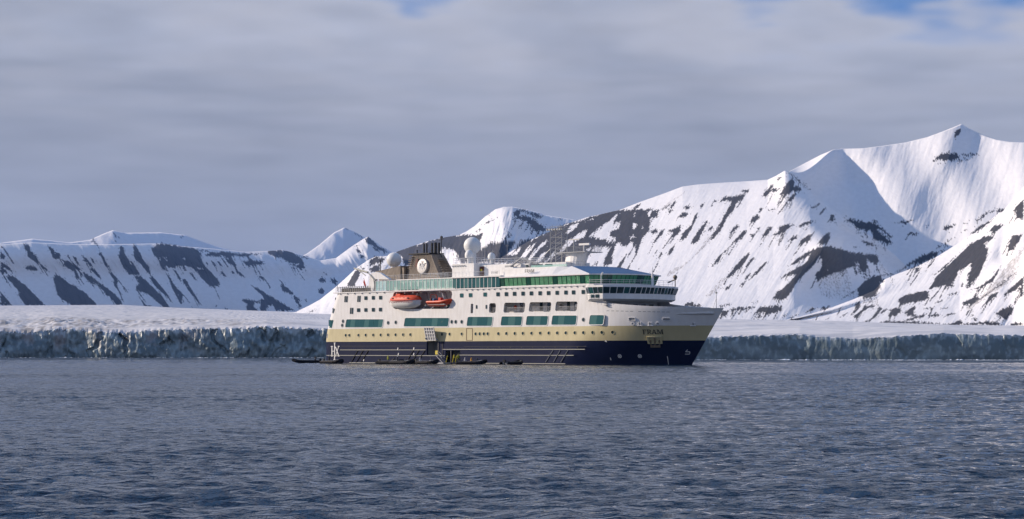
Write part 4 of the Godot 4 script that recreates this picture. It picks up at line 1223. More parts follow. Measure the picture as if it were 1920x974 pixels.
	for p in [[865.7, 554.5], [882.4, 554.0], [909.8, 552.8], [934, 552.3], [949.7, 552], [965, 551.4], [981, 551], [996.6, 550.6], [1013, 550.3], [1028.8, 550], [1045, 549.5], [1061.5, 549], [1075.7, 548.7], [1094, 548]]:
		small_window(p[0], p[1], 6.4, 7.2, M.pane_dark if p[0] > 930 else M.pane)
	for p in [[686, 559.4], [700, 558.9], [713.6, 558.7], [672.3, 582], [686, 581.7], [700, 581.4], [713.4, 581]]:
		small_window(p[0], p[1], 5.8, 6.6, M.pane_dark)
	for p in [[648.4, 561.4], [672.7, 560.9], [658.9, 583.4]]:
		for s in [-1.65, 1.65]:
			small_window(p[0] + s, p[1], 2.5, 11.2, M.pane_dark, 0.6)
	small_window(893.7, 576, 2.6, 6.5, M.pane_dark)
	small_window(912, 575.9, 2.6, 7.0, M.pane_dark)
	# windows round the stern corner, standing on the curved plating
	var stern_at := func(ang: float, y: float, out: float) -> Transform3D:
		var x0 := pow(clampf((y - 5.0) / 11.3, 0.0, 1.2), 1.5) * 4.3
		var n := Vector3(-cos(ang), 0.0, sin(ang))
		var up := Vector3(0.36 if y > 8.0 else 0.12, 1, 0).normalized()
		var xax := up.cross(n).normalized()
		return Transform3D(Basis(xax, n.cross(xax), n), Vector3(x0 + 3.4 - 3.4 * cos(ang), y, BEAM - 3.4 + 3.4 * sin(ang)) + n * out)
	for e in [[0.75, 14.6, 0.5, 1.25], [1.35, 14.65, 0.0, 0.0], [0.55, 12.15, 0.5, 1.25], [1.30, 12.1, 0.9, 1.25]]:
		if e[2] == 0.0:
			continue
		var t: Transform3D = stern_at.call(e[0], e[1], 0.0)
		st = new_st(); box(st, Vector3(-e[2] * 0.5, -e[3] * 0.5, -0.1), Vector3(e[2] * 0.5, e[3] * 0.5, 0.04), t)
		var f := obj("window", st, M.pane_dark, ship)
		st = new_st(); box(st, Vector3(-0.05, -e[3] * 0.5 - 0.04, 0.0), Vector3(0.05, e[3] * 0.5 + 0.04, 0.09), t); obj("mullion", st, M.white, f)
	for e in [[0.85, 6.3, 0.7, 1.0], [1.2, 6.3, 0.55, 1.0]]:
		var t: Transform3D = stern_at.call(e[0], e[1], 0.0)
		st = new_st(); box(st, Vector3(-e[2] * 0.5, -e[3] * 0.5, -0.1), Vector3(e[2] * 0.5, e[3] * 0.5, 0.03), t); obj("window", st, M.silver, ship)
	for i in 5:
		var a := 0.88 + i * 0.17
		var t: Transform3D = stern_at.call(a, 9.1, 0.0)
		st = new_st(); box(st, Vector3(-0.23, -0.95, -0.1), Vector3(0.23, 0.95, 0.05), t); obj("window", st, M.pane, ship)
	for e in [[0.62, 9.55], [0.62, 8.65]]:
		var t: Transform3D = stern_at.call(e[0], e[1], 0.0)
		st = new_st(); lathe(st, t.origin, [Vector2(0.0, 0.05), Vector2(0.3, 0.05), Vector2(0.34, 0.0)], 12, t.basis * Basis(Vector3.RIGHT, PI * 0.5)); obj("porthole", st, M.pane_dark, ship)
	# --- portholes: a rim and a pane each
	st = new_st()
	lathe(st, Vector3.ZERO, [Vector2(0.46, -0.02), Vector2(0.46, 0.05), Vector2(0.34, 0.05), Vector2(0.34, -0.02)], 16, Basis(Vector3.RIGHT, PI * 0.5))
	var rim_mesh := st.commit()
	st = new_st()
	plate(st, circle(Vector2.ZERO, 0.35, 14), -0.05, 0.015)
	var pane_mesh := st.commit()
	var ports := [[643, 603], [641.5, 610.6], [727.7, 605.8], [742, 605], [847, 604], [854.5, 604], [865.7, 604], [1094, 600]]
	for x in [648, 654.8, 671.9, 685.5, 699.6, 713.6, 727.5, 741.6, 755.7, 769.3, 828.8, 843, 865.7, 891.8, 899.5, 907.3, 914.5, 934.5, 949.5, 965.3, 980.5, 996.6, 1013, 1029, 1044.9, 1061, 1077.9, 1094, 1111.4, 1128.8, 1149]:
		ports.append([x, 629.4 - (x - 648.0) * 0.0112])
	for p in ports:
		var t := hull_at(p[0], p[1], 0.0) if p[0] > 1000 else Transform3D(Basis.IDENTITY, S(p[0], p[1]))
		var o := put("porthole", rim_mesh, M.cream if p[1] > 613 else M.grey, ship)
		o.transform = t
		put("pane", pane_mesh, M.pane_dark, o)
	# --- doors, strakes, marks on the hull
	var bd := quad_px(874.5, 616, 886, 639)
	var bdp := PackedVector2Array(bd)
	st = new_st(); ring(st, grown(bdp, 0.0), grown(bdp, -0.09), BEAM - 0.02, BEAM + 0.05); obj("door_frame", st, M.door, ship)
	var strake := func(x0: float, x1: float, py: float, r: float, m: Material):
		var a := S(x0, py)
		var y := S((x0 + x1) * 0.5, py).y
		var s2 := new_st()
		box(s2, Vector3(a.x, y - r, BEAM - 0.02), Vector3(S(x1, py).x, y + r, BEAM + r * 1.4))
		obj("rubbing_strake", s2, m, ship)
	strake.call(637.6, 798, 656.6, 0.06, M.strake)
	strake.call(829, 1097, 655.6, 0.06, M.strake)
	strake.call(612, 834, 667.2, 0.06, M.strake)
	strake.call(862, 1076, 666.6, 0.06, M.strake)
	strake.call(655, 830, 681.0, 0.06, M.strake)
	strake.call(866, 1060, 682.0, 0.06, M.strake)
	strake.call(640, 798, 649.5, 0.04, M.navy_trim)
	strake.call(870, 1100, 650.3, 0.04, M.navy_trim)
	for e in [[671, 659, 1], [681, 668, 1], [691, 677, 1], [775, 762, 1], [786, 772, 1], [797, 783, 1], [1037.6, 1023.5, 0], [1051, 1038.5, 0], [1065.6, 1052, 0]]:
		var a := S(e[0], 657.5)
		var b := S(e[1], 680.0)
		st = new_st(); tube(st, Vector3(a.x, a.y, BEAM + 0.06), Vector3(b.x, b.y, BEAM + 0.06), 0.11, -1.0, 6); obj("fender_bar", st, M.black if e[2] else M.bar, ship)
	monogram("monogram", S(627.6, 659), 4.0, M.mark, ship)
	for p in [[746, 654.5], [776, 654], [747, 664.6], [776, 664.5], [682, 676]]:
		st = new_st(); box(st, Vector3(-0.12, -0.25, 0.0), Vector3(0.12, 0.25, 0.05), Transform3D(Basis(Vector3.BACK, -0.35), S(p[0], p[1]) + Vector3(0, 0, 0.04))); obj("draught_mark", st, M.mark, ship)
	for x in range(0, 9):
		var p := S(915 + x * 21, 652.0 - x * 0.1)
		st = new_st(); plate(st, circle(Vector2(p.x, p.y), 0.16, 8), BEAM - 0.05, BEAM + 0.02); obj("drain", st, M.black, ship)
	var mark := func(px: float, py: float, polys: Array):
		var t := hull_at(px, py, 0.03)
		var s3 := new_st()
		for q in polys:
			plate(s3, q, 0.0, 0.03, t)
		obj("painted_mark", s3, M.mark, ship)
	for px in [1162.3, 1200.0]:
		var t := hull_at(px, 668.2, 0.03)
		st = new_st()
		ring(st, circle(Vector2.ZERO, 0.42), circle(Vector2.ZERO, 0.32), 0.0, 0.03, t)
		box(st, Vector3(-0.36, -0.05, 0.0), Vector3(0.36, 0.05, 0.028), t * Transform3D(Basis(Vector3.BACK, 0.78), Vector3.ZERO))
		box(st, Vector3(-0.36, -0.05, 0.0), Vector3(0.36, 0.05, 0.026), t * Transform3D(Basis(Vector3.BACK, -0.78), Vector3.ZERO))
		obj("thruster_mark", st, M.mark, ship)
	mark.call(1289.5, 660.5, [PackedVector2Array([Vector2(-0.55, -0.5), Vector2(0.4, -0.5), Vector2(0.4, -0.4), Vector2(-0.55, -0.4)]), PackedVector2Array([Vector2(0.3, -0.4), Vector2(0.5, -0.3), Vector2(0.5, 0.0), Vector2(0.4, 0.0), Vector2(0.4, -0.25)]), PackedVector2Array([Vector2(-0.4, 0.0), Vector2(0.5, 0.0), Vector2(0.5, 0.1), Vector2(-0.4, 0.1)]), PackedVector2Array([Vector2(-0.42, 0.1), Vector2(-0.3, 0.1), Vector2(0.1, 0.5), Vector2(0.0, 0.55)])])
	mark.call(1145.5, 673.5, [PackedVector2Array([Vector2(-0.08, -0.25), Vector2(0.08, -0.25), Vector2(0.0, 0.3), Vector2(-0.1, 0.3)])])
	mark.call(1253, 676.0, [PackedVector2Array([Vector2(-0.05, -0.9), Vector2(0.05, -0.9), Vector2(0.0, 0.9), Vector2(-0.12, 0.9)])])
	mark.call(1136, 639.5, [PackedVector2Array([Vector2(-0.3, -0.1), Vector2(0.3, -0.3), Vector2(0.1, 0.15)])])
	text("ship_name", "FRAM", 0.98, M.text, hull_at(1224.5, 622.8, 0.03), true, true, 1.12)
	# anchor pocket with the anchor stowed in it
	var at_ := hull_at(1228, 636.5, 0.0)
	st = new_st(); ring(st, PackedVector2Array([Vector2(-1.5, -0.9), Vector2(1.5, -0.9), Vector2(1.5, 0.7), Vector2(-1.5, 0.7)]), PackedVector2Array([Vector2(-1.2, -0.7), Vector2(1.2, -0.7), Vector2(1.2, 0.5), Vector2(-1.2, 0.5)]), -0.1, 0.3, at_)
	var ap := obj("anchor_pocket", st, M.cream, ship)
	st = new_st(); box(st, Vector3(-1.22, -0.72, 0.0), Vector3(1.22, 0.52, 0.03), at_); obj("pocket_back", st, M.cream, ap)
	st = new_st(); box(st, Vector3(-0.14, -1.5, 0.03), Vector3(0.14, 0.5, 0.3), at_); box(st, Vector3(-1.0, -1.7, 0.03), Vector3(1.0, -1.3, 0.35), at_); box(st, Vector3(-1.0, -1.5, 0.05), Vector3(-0.75, -0.2, 0.3), at_); box(st, Vector3(0.75, -1.5, 0.05), Vector3(1.0, -0.2, 0.3), at_); obj("anchor", st, M.brown, ap)
	for e in [[1185.5, 599, 1.5, 0.75], [1250.5, 599, 1.6, 0.6]]:
		var t := hull_at(e[0], e[1], 0.0)
		st = new_st(); ring(st, rounded([Vector2(-e[2] * 0.5, -e[3] * 0.5), Vector2(e[2] * 0.5, -e[3] * 0.5), Vector2(e[2] * 0.5, e[3] * 0.5), Vector2(-e[2] * 0.5, e[3] * 0.5)], 0.15), rounded([Vector2(-e[2] * 0.43, -e[3] * 0.4), Vector2(e[2] * 0.43, -e[3] * 0.4), Vector2(e[2] * 0.43, e[3] * 0.4), Vector2(-e[2] * 0.43, e[3] * 0.4)], 0.12), 0.0, 0.12, t)
		var f := obj("mooring_port", st, M.white, ship)
		st = new_st(); box(st, Vector3(-e[2] * 0.44, -e[3] * 0.41, 0.0), Vector3(e[2] * 0.44, e[3] * 0.41, 0.02), t); obj("port_back", st, M.grey, f)
	for e in [[1187, 607.2, 0], [1200, 607.4, 1], [1219.5, 607.4, 1], [1234, 607.4, 0], [1300, 607.6, 1]]:
		var t := hull_at(e[0], e[1], 0.0)
		st = new_st()
		if e[2]:
			box(st, Vector3(-0.55, -0.42, 0.0), Vector3(0.55, -0.3, 0.25), t)
			box(st, Vector3(-0.3, -0.3, 0.0), Vector3(-0.12, 0.3, 0.2), t)
			box(st, Vector3(0.1, -0.3, 0.0), Vector3(0.3, 0.3, 0.2), t)
		else:
			ring(st, circle(Vector2.ZERO, 0.4, 12), circle(Vector2.ZERO, 0.2, 12), 0.0, 0.15, t)
		var f := obj("fairlead", st, M.white, ship)
		st = new_st(); box(st, Vector3(-0.2, -0.25, 0.0), Vector3(0.2, 0.3, 0.03), t); obj("throat", st, M.grey, f)
	for i in 13:
		var px := 1140.0 + i * 8.9 + (6.0 if i > 5 else 0.0)
		var t := hull_at(px, 583.2 + (px - 1140.0) * 0.021, 0.0)
		st = new_st(); box(st, Vector3(-0.34, -0.06, -0.05), Vector3(0.34, 0.06, 0.012), t); obj("freeing_port", st, M.grey, ship)
	var js := Vector3(112.0, 11.2, 0)
	st = new_st(); tube(st, js, js + Vector3(0, 3.6, 0), 0.07, 0.04); box(st, js + Vector3(-0.15, 3.0, -0.15), js + Vector3(0.15, 3.3, 0.15)); tube(st, js + Vector3(-0.9, 0, 0), js + Vector3(0, 2.0, 0), 0.03); obj("jackstaff", st, M.grey, ship)
	for e in [[96.0, 3.0], [99.0, -3.0], [102.0, 2.2]]:
		st = new_st(); box(st, Vector3(e[0], 10.25, e[1] - 0.8), Vector3(e[0] + 1.6, 11.5, e[1] + 0.8)); tube(st, Vector3(e[0] + 0.8, 11.0, e[1] - 1.4), Vector3(e[0] + 0.8, 11.0, e[1] + 1.4), 0.55, -1.0, 10); obj("windlass", st, M.grey, ship)
	# --- bridge
	var bp := [[95.3, 0.0], [95.0, 3.5], [93.9, 7.5], [91.6, 11.0], [88.0, 11.1], [86.6, 10.3]]
	var bl := [[94.2, 0.0], [93.9, 3.5], [92.9, 7.3], [91.0, 10.3], [88.2, 10.4], [86.6, 10.12]]
	st = new_st(); prism(st, outline(bl, 12.95), outline(bp, 13.35)); prism(st, outline(bp, 13.35), outline(bp, 14.45)); var bridge := obj("bridge", st, M.white, ship)
	var bt := [[95.8, 0.0], [95.5, 3.5], [94.4, 7.6], [92.0, 11.4], [87.8, 11.5], [86.4, 10.5]]
	st = new_st(); prism(st, outline(bt, 15.72), outline(bt, 16.1)); obj("bridge_roof", st, M.white, bridge)
	var band := func(lo: Array, hi: Array, ya: float, yb: float, n: Array, glass: Material, alt: Material, post: float, parent: Node, called: String, frame: Material):
		var l := outline(lo, ya)
		var h := outline(hi, yb)
		var cnt := lo.size() * 2 - 1
		var core := new_st()
		for i in cnt:
			var k: int = n[i]
			for q in k:
				var a0: Vector3 = l[i].lerp(l[(i + 1) % cnt], (q + 0.0) / k)
				var a1: Vector3 = l[i].lerp(l[(i + 1) % cnt], (q + 1.0) / k)
				var b0: Vector3 = h[i].lerp(h[(i + 1) % cnt], (q + 0.0) / k)
				var b1: Vector3 = h[i].lerp(h[(i + 1) % cnt], (q + 1.0) / k)
				var nn := (a1 - a0).cross(b0 - a0).normalized()
				var s4 := new_st()
				var e0 := a0.lerp(a1, 0.06)
				var e1 := a0.lerp(a1, 0.94)
				var f0 := b0.lerp(b1, 0.06)
				var f1 := b0.lerp(b1, 0.94)
				quad(s4, e0, e1, f1, f0)
				quad(s4, e1 - nn * 0.04, e0 - nn * 0.04, f0 - nn * 0.04, f1 - nn * 0.04)
				obj(called, s4, glass if (i * 3 + q * 5) % 6 else alt, parent)
				tube(core, a0 + nn * 0.02, b0 + nn * 0.02, post, -1.0, 4)
		obj("window_posts", core, frame, parent)
	band.call(bp, bt, 14.45, 15.72, [3, 3, 3, 1, 0, 1, 3, 3, 3, 3, 3], M.pane_dark, M.pane, 0.09, bridge, "pane", M.white)
	st = new_st(); prism(st, outline([[94.6, 0.0], [94.3, 3.5], [93.2, 7.2], [90.9, 10.5], [88.0, 10.6], [86.8, 10.0]], 13.4), outline([[94.6, 0.0], [94.3, 3.5], [93.2, 7.2], [90.9, 10.5], [88.0, 10.6], [86.8, 10.0]], 15.7), false); obj("wheelhouse_inside", st, M.grey, bridge)
	st = new_st(); rail(st, [Vector3(94.8, 16.1, -6.5), Vector3(95.0, 16.1, -3.5), Vector3(95.4, 16.1, 0), Vector3(95.0, 16.1, 3.5), Vector3(94.0, 16.1, 7.4), Vector3(91.7, 16.1, 11.1), Vector3(88.0, 16.1, 11.2), Vector3(87.4, 16.1, 10.4)], 1.1, 3, 1.3, 0.035); obj("railing", st, M.white, ship)
	st = new_st(); rail(st, [Vector3(91.4, 13.1, 11.0), Vector3(87.5, 13.1, 11.2), Vector3(86.5, 13.3, 10.4)], 1.0, 3, 0.9, 0.03); obj("railing", st, M.white, bridge)
	for s in [1.0, -1.0]:
		for i in 2:
			st = new_st(); box(st, Vector3(88.4 + i * 1.3, 13.6, 11.0 * s), Vector3(89.3 + i * 1.3, 14.25, 11.16 * s)); obj("wing_window", st, M.pane_dark, bridge)
	for i in 3:
		st = new_st(); box(st, Vector3(91.2, 12.0 + i * 0.36, 9.0), Vector3(92.0, 12.1 + i * 0.36, 10.4)); obj("step", st, M.grey, ship)
	st = new_st(); tube(st, Vector3(94.0, 16.1, -8.2), Vector3(94.0, 18.0, -8.2), 0.1); lathe(st, Vector3(94.0, 18.1, -8.2), ball_profile(0.45), 10); tube(st, Vector3(92.0, 17.0, -8.2), Vector3(94.3, 17.7, -8.2), 0.14); obj("searchlight", st, M.brown, ship)
	st = new_st(); tube(st, Vector3(94.2, 16.1, -1.0), Vector3(94.2, 18.6, -1.0), 0.3, 0.24, 8); tube(st, Vector3(94.2, 18.6, -1.0), Vector3(94.2, 20.0, -1.0), 0.05); obj("mast_light", st, M.white, ship)
	st = new_st(); tube(st, Vector3(90.0, 16.1, 9.8), Vector3(90.0, 18.1, 9.8), 0.09); tube(st, Vector3(90.0, 18.1, 9.8), Vector3(90.6, 18.7, 9.9), 0.12, 0.2); obj("wing_lamp", st, M.white, ship)
	# --- observation lounge with its leaning green windows
	var lb := [[91.4, 0.0], [90.9, 4.0], [89.2, 7.4], [86.8, 9.75], [60.7, 9.85]]
	var lt := [[92.2, 0.0], [91.7, 4.1], [89.9, 7.7], [87.0, 10.1], [60.7, 10.1]]
	st = new_st(); prism(st, outline([[90.8, 0.0], [90.3, 3.8], [88.6, 7.0], [86.4, 9.3], [60.9, 9.4]], 16.4), outline([[91.6, 0.0], [91.1, 3.9], [89.3, 7.3], [86.6, 9.7], [60.9, 9.7]], 18.4), false); var lounge := obj("lounge", st, M.pane_green_dark, ship)
	band.call(lb, lt, 16.55, 18.32, [4, 4, 20, 0, 20, 4, 4, 4, 4], M.pane_green, M.pane_green_dark, 0.06, lounge, "pane", M.pane_green_dark)
	st = new_st(); prism(st, outline(lb, 16.38), outline(lb, 16.56), false); obj("sill", st, M.white, lounge)
	var eave := [[92.7, 0.0], [92.2, 4.2], [90.3, 8.0], [87.2, 10.35], [60.7, 10.35]]
	st = new_st(); prism(st, outline(eave, 18.32), outline(eave, 18.55)); obj("eave", st, M.white, lounge)
	var r1 := [[92.5, 0.0], [92.0, 4.1], [90.1, 7.8], [87.1, 10.1], [76.0, 9.9], [60.9, 9.5]]
	var r2 := [[82.5, 0.0], [82.2, 3.0], [81.2, 5.6], [79.5, 7.4], [76.0, 8.3], [60.9, 9.3]]
	var ra := outline(r1, 18.55)
	var rb := outline(r2, 20.35)
	for i in ra.size():
		var k := (i + 1) % ra.size()
		st = new_st()
		quad(st, ra[i], ra[k], rb[k], rb[i])
		var front: bool = ra[i].x > 86.9 and ra[k].x > 86.9
		obj("visor_panel" if front else "fascia", st, M.blue_paint if front else M.white, lounge)
	st = new_st(); prism(st, outline(r2, 20.2), outline(r2, 20.36)); obj("roof", st, M.white, lounge)
	var fz := 9.75
	var fp := S(993.0, 508.6, fz)
	text("name_sign", "FRAM", 0.72, M.text, Transform3D(Basis.IDENTITY, fp), false, true, 1.15)
	fp = S(927.5, 511.5, 7.3)
	text("name_sign", "FRAM", 0.5, M.grey, Transform3D(Basis.IDENTITY, fp), false, true, 1.2)
	# --- glass screens along the open deck aft of the lounge
	sbox("deck_house", M.white, Vector3(20.0, 16.39, -7.0), Vector3(46.0, 18.75, 7.0))
	for i in 9:
		sbox("window", M.pane, Vector3(24.0 + i * 2.4, 16.9, 6.98), Vector3(25.7 + i * 2.4, 18.3, 7.05))
	sbox("saloon", M.pane_dark, Vector3(46.0, 16.39, -9.6), Vector3(60.7, 18.6, 9.6))
	sbox("upper_deck", M.white, Vector3(19.0, 18.75, -7.4), Vector3(46.0, 18.98, 7.4))
	sbox("upper_deck", M.white, Vector3(45.5, 18.62, -10.25), Vector3(61.0, 18.9, 10.25))
	var npan := 33
	for i in npan:
		var x0 := lerpf(19.8, 60.6, float(i) / npan)
		var x1 := lerpf(19.8, 60.6, float(i + 1) / npan)
		var aft := x0 < 45.5
		st = new_st(); box(st, Vector3(x0 + 0.05, 16.5, BEAM - 0.13), Vector3(x1 - 0.05, 18.62, BEAM - 0.1))
		obj("glass_panel", st, M.screen_glass if aft else (M.pane if i % 3 else M.pane_pale), ship)
		st = new_st(); box(st, Vector3(x0 - 0.05, 16.36, BEAM - 0.18), Vector3(x0 + 0.05, 18.62, BEAM - 0.05)); obj("screen_post", st, M.white, ship)
		if aft:
			st = new_st(); box(st, Vector3(x0 - 0.05, 18.62, BEAM - 0.17), Vector3(x1 + 0.05, 18.7, BEAM - 0.06)); obj("screen_cap", st, M.white, ship)
	for i in 5:
		sbox("deck_chair", M.dark, Vector3(27.0 + i * 1.3, 16.4, 8.6), Vector3(28.0 + i * 1.3, 17.2, 9.4))
	# --- aft deck: rails, white screen wing and boat crane
	st = new_st(); rail(st, [Vector3(18.0, 16.36, 10.0), Vector3(5.6, 16.36, 10.0), Vector3(5.0, 16.36, 6.0), Vector3(4.8, 16.36, 0), Vector3(5.0, 16.36, -6.0), Vector3(5.6, 16.36, -10.0), Vector3(19.0, 16.36, -10.0)], 1.2, 4, 0.8, 0.04); obj("railing", st, M.grey, ship)
	for i in 14:
		st = new_st(); box(st, Vector3(7.0 + i * 0.75, 16.4, 8.9), Vector3(7.5 + i * 0.75, 17.25, 9.5)); tube(st, Vector3(7.1 + i * 0.75, 17.2, 9.2), Vector3(7.0 + i * 0.75, 17.7, 9.2), 0.1); obj("deck_chair", st, M.deck, ship)
	var wing := PackedVector2Array()
	for p in [[690.5, 545.5], [701, 545.5], [704, 524], [731, 524.5], [714, 512.5], [706, 510.5], [697, 513], [694, 521]]:
		var q := S(p[0], p[1], 9.2)
		wing.append(Vector2(q.x, maxf(q.y, 16.37)))
	st = new_st(); plate(st, wing, 8.6, 9.4); obj("screen_wing", st, M.white, ship)
	st = new_st()
	var c0 := S(708, 540, 8.9); var c1 := S(705, 524, 8.9); var c2 := S(694, 511.5, 8.9); var c3 := S(667, 503.5, 8.9)
	chain(st, [Vector3(c0.x, 16.4, 9.6), Vector3(c1.x, c1.y, 9.6), Vector3(c2.x, c2.y, 9.6)], 0.12, 6)
	tube(st, Vector3(c2.x, c2.y, 9.6), Vector3(c3.x, c3.y, 9.4), 0.26, 0.18, 6)
	tube(st, Vector3(c2.x - 0.8, c2.y - 0.7, 9.6), Vector3(c3.x + 2.2, c3.y - 0.7, 9.5), 0.1)
	obj("boat_crane", st, M.strake, ship)
	st = new_st(); var f0 := S(651, 545, 0.0); var f1 := S(644.5, 527, 0.0); tube(st, Vector3(5.2, 16.4, 0), Vector3(3.6, 20.0, 0), 0.05); obj("flagstaff", st, M.grey, ship)
	var fv := PackedVector3Array()
	for j in 7:
		for i in 9:
			fv.append(Vector3(3.75 - i * 0.035 + j * 0.13, 19.8 - j * 0.26 - i * 0.09 + 0.03 * sin(i * 1.1 + j), 0.09 * sin(i * 1.9)))
	put("ensign", grid(fv, 9, 7), M.red, ship)
	st = new_st(); tube(st, S(632.5, 546, 9.8), S(632.3, 531, 9.8), 0.06); obj("light_pole", st, M.grey, ship)
	# --- funnel: weathered timber-brown casing with a round badge
	var lo := PackedVector3Array([Vector3(21.7, 18.98, 2.7), Vector3(33.6, 18.98, 2.7), Vector3(34.6, 18.98, 1.6), Vector3(34.6, 18.98, -1.6), Vector3(33.6, 18.98, -2.7), Vector3(21.7, 18.98, -2.7)])
	var hi := PackedVector3Array([Vector3(23.5, 24.8, 2.0), Vector3(29.6, 24.7, 2.0), Vector3(30.6, 24.6, 1.2), Vector3(30.6, 24.6, -1.2), Vector3(29.6, 24.7, -2.0), Vector3(23.5, 24.8, -2.0)])
	st = new_st(); prism(st, lo, hi)
	var fun := obj("funnel", st, M.brown, ship)
	st = new_st(); box(st, Vector3(22.3, 24.78, -2.3), Vector3(29.4, 25.05, 2.3)); obj("funnel_cap", st, M.black, fun)
	var ft := Transform3D(Basis(Vector3.RIGHT, -0.119), Vector3.ZERO)
	for i in 26:                # standing seams of the casing
		var x := 22.2 + i * 0.44
		var topx := lerpf(23.6, 29.5, (x - 21.8) / 11.7)
		st = new_st(); tube(st, Vector3(x, 19.0, 2.72), Vector3(topx, 24.7, 2.02), 0.045, -1.0, 4); obj("seam", st, M.brown, fun)
	for i in 7:
		st = new_st(); box(st, Vector3(22.0 + i * 0.12, 21.2 + i * 0.5, -1.6), Vector3(23.6 + i * 0.05, 21.3 + i * 0.5, 2.5)); obj("louvre", st, M.brown, fun)
		st = new_st(); box(st, Vector3(31.5, 20.6 + i * 0.5, -1.0), Vector3(33.6 - i * 0.3, 20.7 + i * 0.5, 1.7)); obj("louvre", st, M.brown, fun)
	st = new_st(); plate(st, PackedVector2Array([Vector2(24.6, 21.9), Vector2(25.4, 21.9), Vector2(25.7, 23.8), Vector2(25.0, 23.8)]), 0.0, 0.1, Transform3D(Basis.IDENTITY, Vector3(0, 0, 2.3))); obj("vent", st, M.door, fun)
	var bc := S(791.2, 500, 2.75)
	st = new_st(); lathe(st, Vector3(bc.x, bc.y, 2.25), [Vector2(1.75, -0.1), Vector2(1.75, 0.5), Vector2(1.6, 0.58), Vector2(0.0, 0.6)], 28, Basis(Vector3.RIGHT, PI * 0.5 - 0.12)); var badge := obj("badge", st, M.silver, fun)
	monogram("badge_letters", Vector3(bc.x, bc.y, 2.86), 2.6, M.mark, badge, 0.1)
	for e in [[795.0, 456.5, 0.2], [800.0, 456.5, 0.2], [810.0, 456.0, 0.24], [816.5, 455.0, 0.36], [823.0, 455.5, 0.28]]:
		var b := S(e[0], e[1], 0.0)
		st = new_st(); tube(st, Vector3(b.x, 24.4, 0), Vector3(b.x, b.y, 0), e[2], -1.0, 10); obj("exhaust_pipe", st, M.black, fun)
	var mp := S(827.5, 442.5, 0.0)
	st = new_st(); tube(st, Vector3(mp.x, 23.0, 0), Vector3(mp.x, mp.y, 0), 0.1); tube(st, Vector3(mp.x - 0.7, mp.y - 1.0, 0), Vector3(mp.x + 0.5, mp.y - 0.8, 0), 0.06); box(st, Vector3(mp.x - 0.2, mp.y - 0.6, -0.2), Vector3(mp.x + 0.25, mp.y - 0.1, 0.2)); obj("aft_mast", st, M.black, ship)
	var ax := S(782, 469, 0.0)
	st = new_st(); tube(st, Vector3(ax.x, 24.9, 0), Vector3(ax.x, ax.y, 0), 0.13); obj("vent_pipe", st, M.black, fun)
	st = new_st(); prism(st, PackedVector3Array([Vector3(13.6, 18.98, 3.6), Vector3(20.9, 18.98, 3.6), Vector3(20.9, 18.98, -3.6), Vector3(13.6, 18.98, -3.6)]), PackedVector3Array([Vector3(11.9, 21.2, 3.4), Vector3(20.7, 22.3, 3.4), Vector3(20.7, 22.3, -3.4), Vector3(11.9, 21.2, -3.4)])); var cas := obj("engine_casing", st, M.brown, ship)
	for i in 18:
		st = new_st(); tube(st, Vector3(13.9 + i * 0.39, 19.0, 3.6), Vector3(12.4 + i * 0.47, 21.25 + i * 0.06, 3.42), 0.04, -1.0, 4); obj("seam", st, M.brown, cas)
	sbox("casing_door", M.brown, Vector3(20.9, 19.2, 2.6), Vector3(21.75, 21.9, 3.2))
	st = new_st(); rail(st, [Vector3(13.0, 21.4, 3.2), Vector3(20.4, 22.3, 3.2)], 0.9, 3, 0.8, 0.025); obj("railing", st, M.grey, ship)
	var vp := S(712.8, 488, 3.0)
	st = new_st(); tube(st, Vector3(vp.x, 20.5, 3.0), Vector3(vp.x, vp.y, 3.0), 0.13); obj("vent_pipe", st, M.black, ship)
	st = new_st(); rail(st, [Vector3(14.0, 18.98, 7.2), Vector3(41.0, 18.98, 7.2)], 1.0, 3, 1.1, 0.03); obj("railing", st, M.white, ship)
	# --- domes
	for e in [[738.5, 487.5, 0.0, 1.74, 21.9, 1.0, -62.0], [885.6, 461.0, 0.0, 1.92, 22.0, 1.0, -62.0], [879.4, 479.5, 2.0, 0.95, 22.0, 1.35, -25.0], [921.5, 483.0, 0.0, 0.85, 21.6, 1.3, -25.0]]:
		var p := S(e[0], e[1], e[2])
		st = new_st()
		lathe(st, p, ball_profile(e[3], e[6], e[5]), 28)
		var dm := obj("radome", st, M.radome, ship)
		st = new_st()
		tube(st, Vector3(p.x, e[4], p.z), Vector3(p.x, p.y - e[3] * 0.35 * e[5], p.z), e[3] * 0.42, e[3] * 0.5, 14)
		obj("pedestal", st, M.radome, dm)
	# --- forward deckhouses, rails and door
	sbox("wheel_deck_house", M.white, Vector3(41.2, 18.9, -6.0), Vector3(48.2, 22.0, 6.0))
	sbox("wheel_deck_house", M.white, Vector3(48.2, 18.9, -4.2), Vector3(61.0, 21.6, 4.2))
	sbox("wheel_deck_house", M.white, Vector3(61.0, 20.36, -3.6), Vector3(74.0, 21.5, 3.6))
	var dr := S(898, 515, 4.24)
	var dr2 := S(907.6, 500, 4.24)
	var dd := sbox("door", M.door, Vector3(dr.x, 18.95, 4.2), Vector3(dr2.x, dr2.y, 4.28))
	st = new_st(); plate(st, circle(Vector2((dr.x + dr2.x) * 0.5, 20.5), 0.3, 10), 4.27, 4.31); obj("emblem", st, M.yellow, dd)
	for i in 3:
		sbox("window", M.pane_dark, Vector3(62.0 + i * 2.9, 20.7, 3.58), Vector3(64.2 + i * 2.9, 21.25, 3.63))
	sbox("vent_box", M.grey, Vector3(57.4, 19.0, 4.5), Vector3(59.2, 21.2, 5.5))
	sbox("store_box", M.white, Vector3(59.6, 18.95, 6.0), Vector3(63.2, 20.6, 8.6))
	st = new_st()
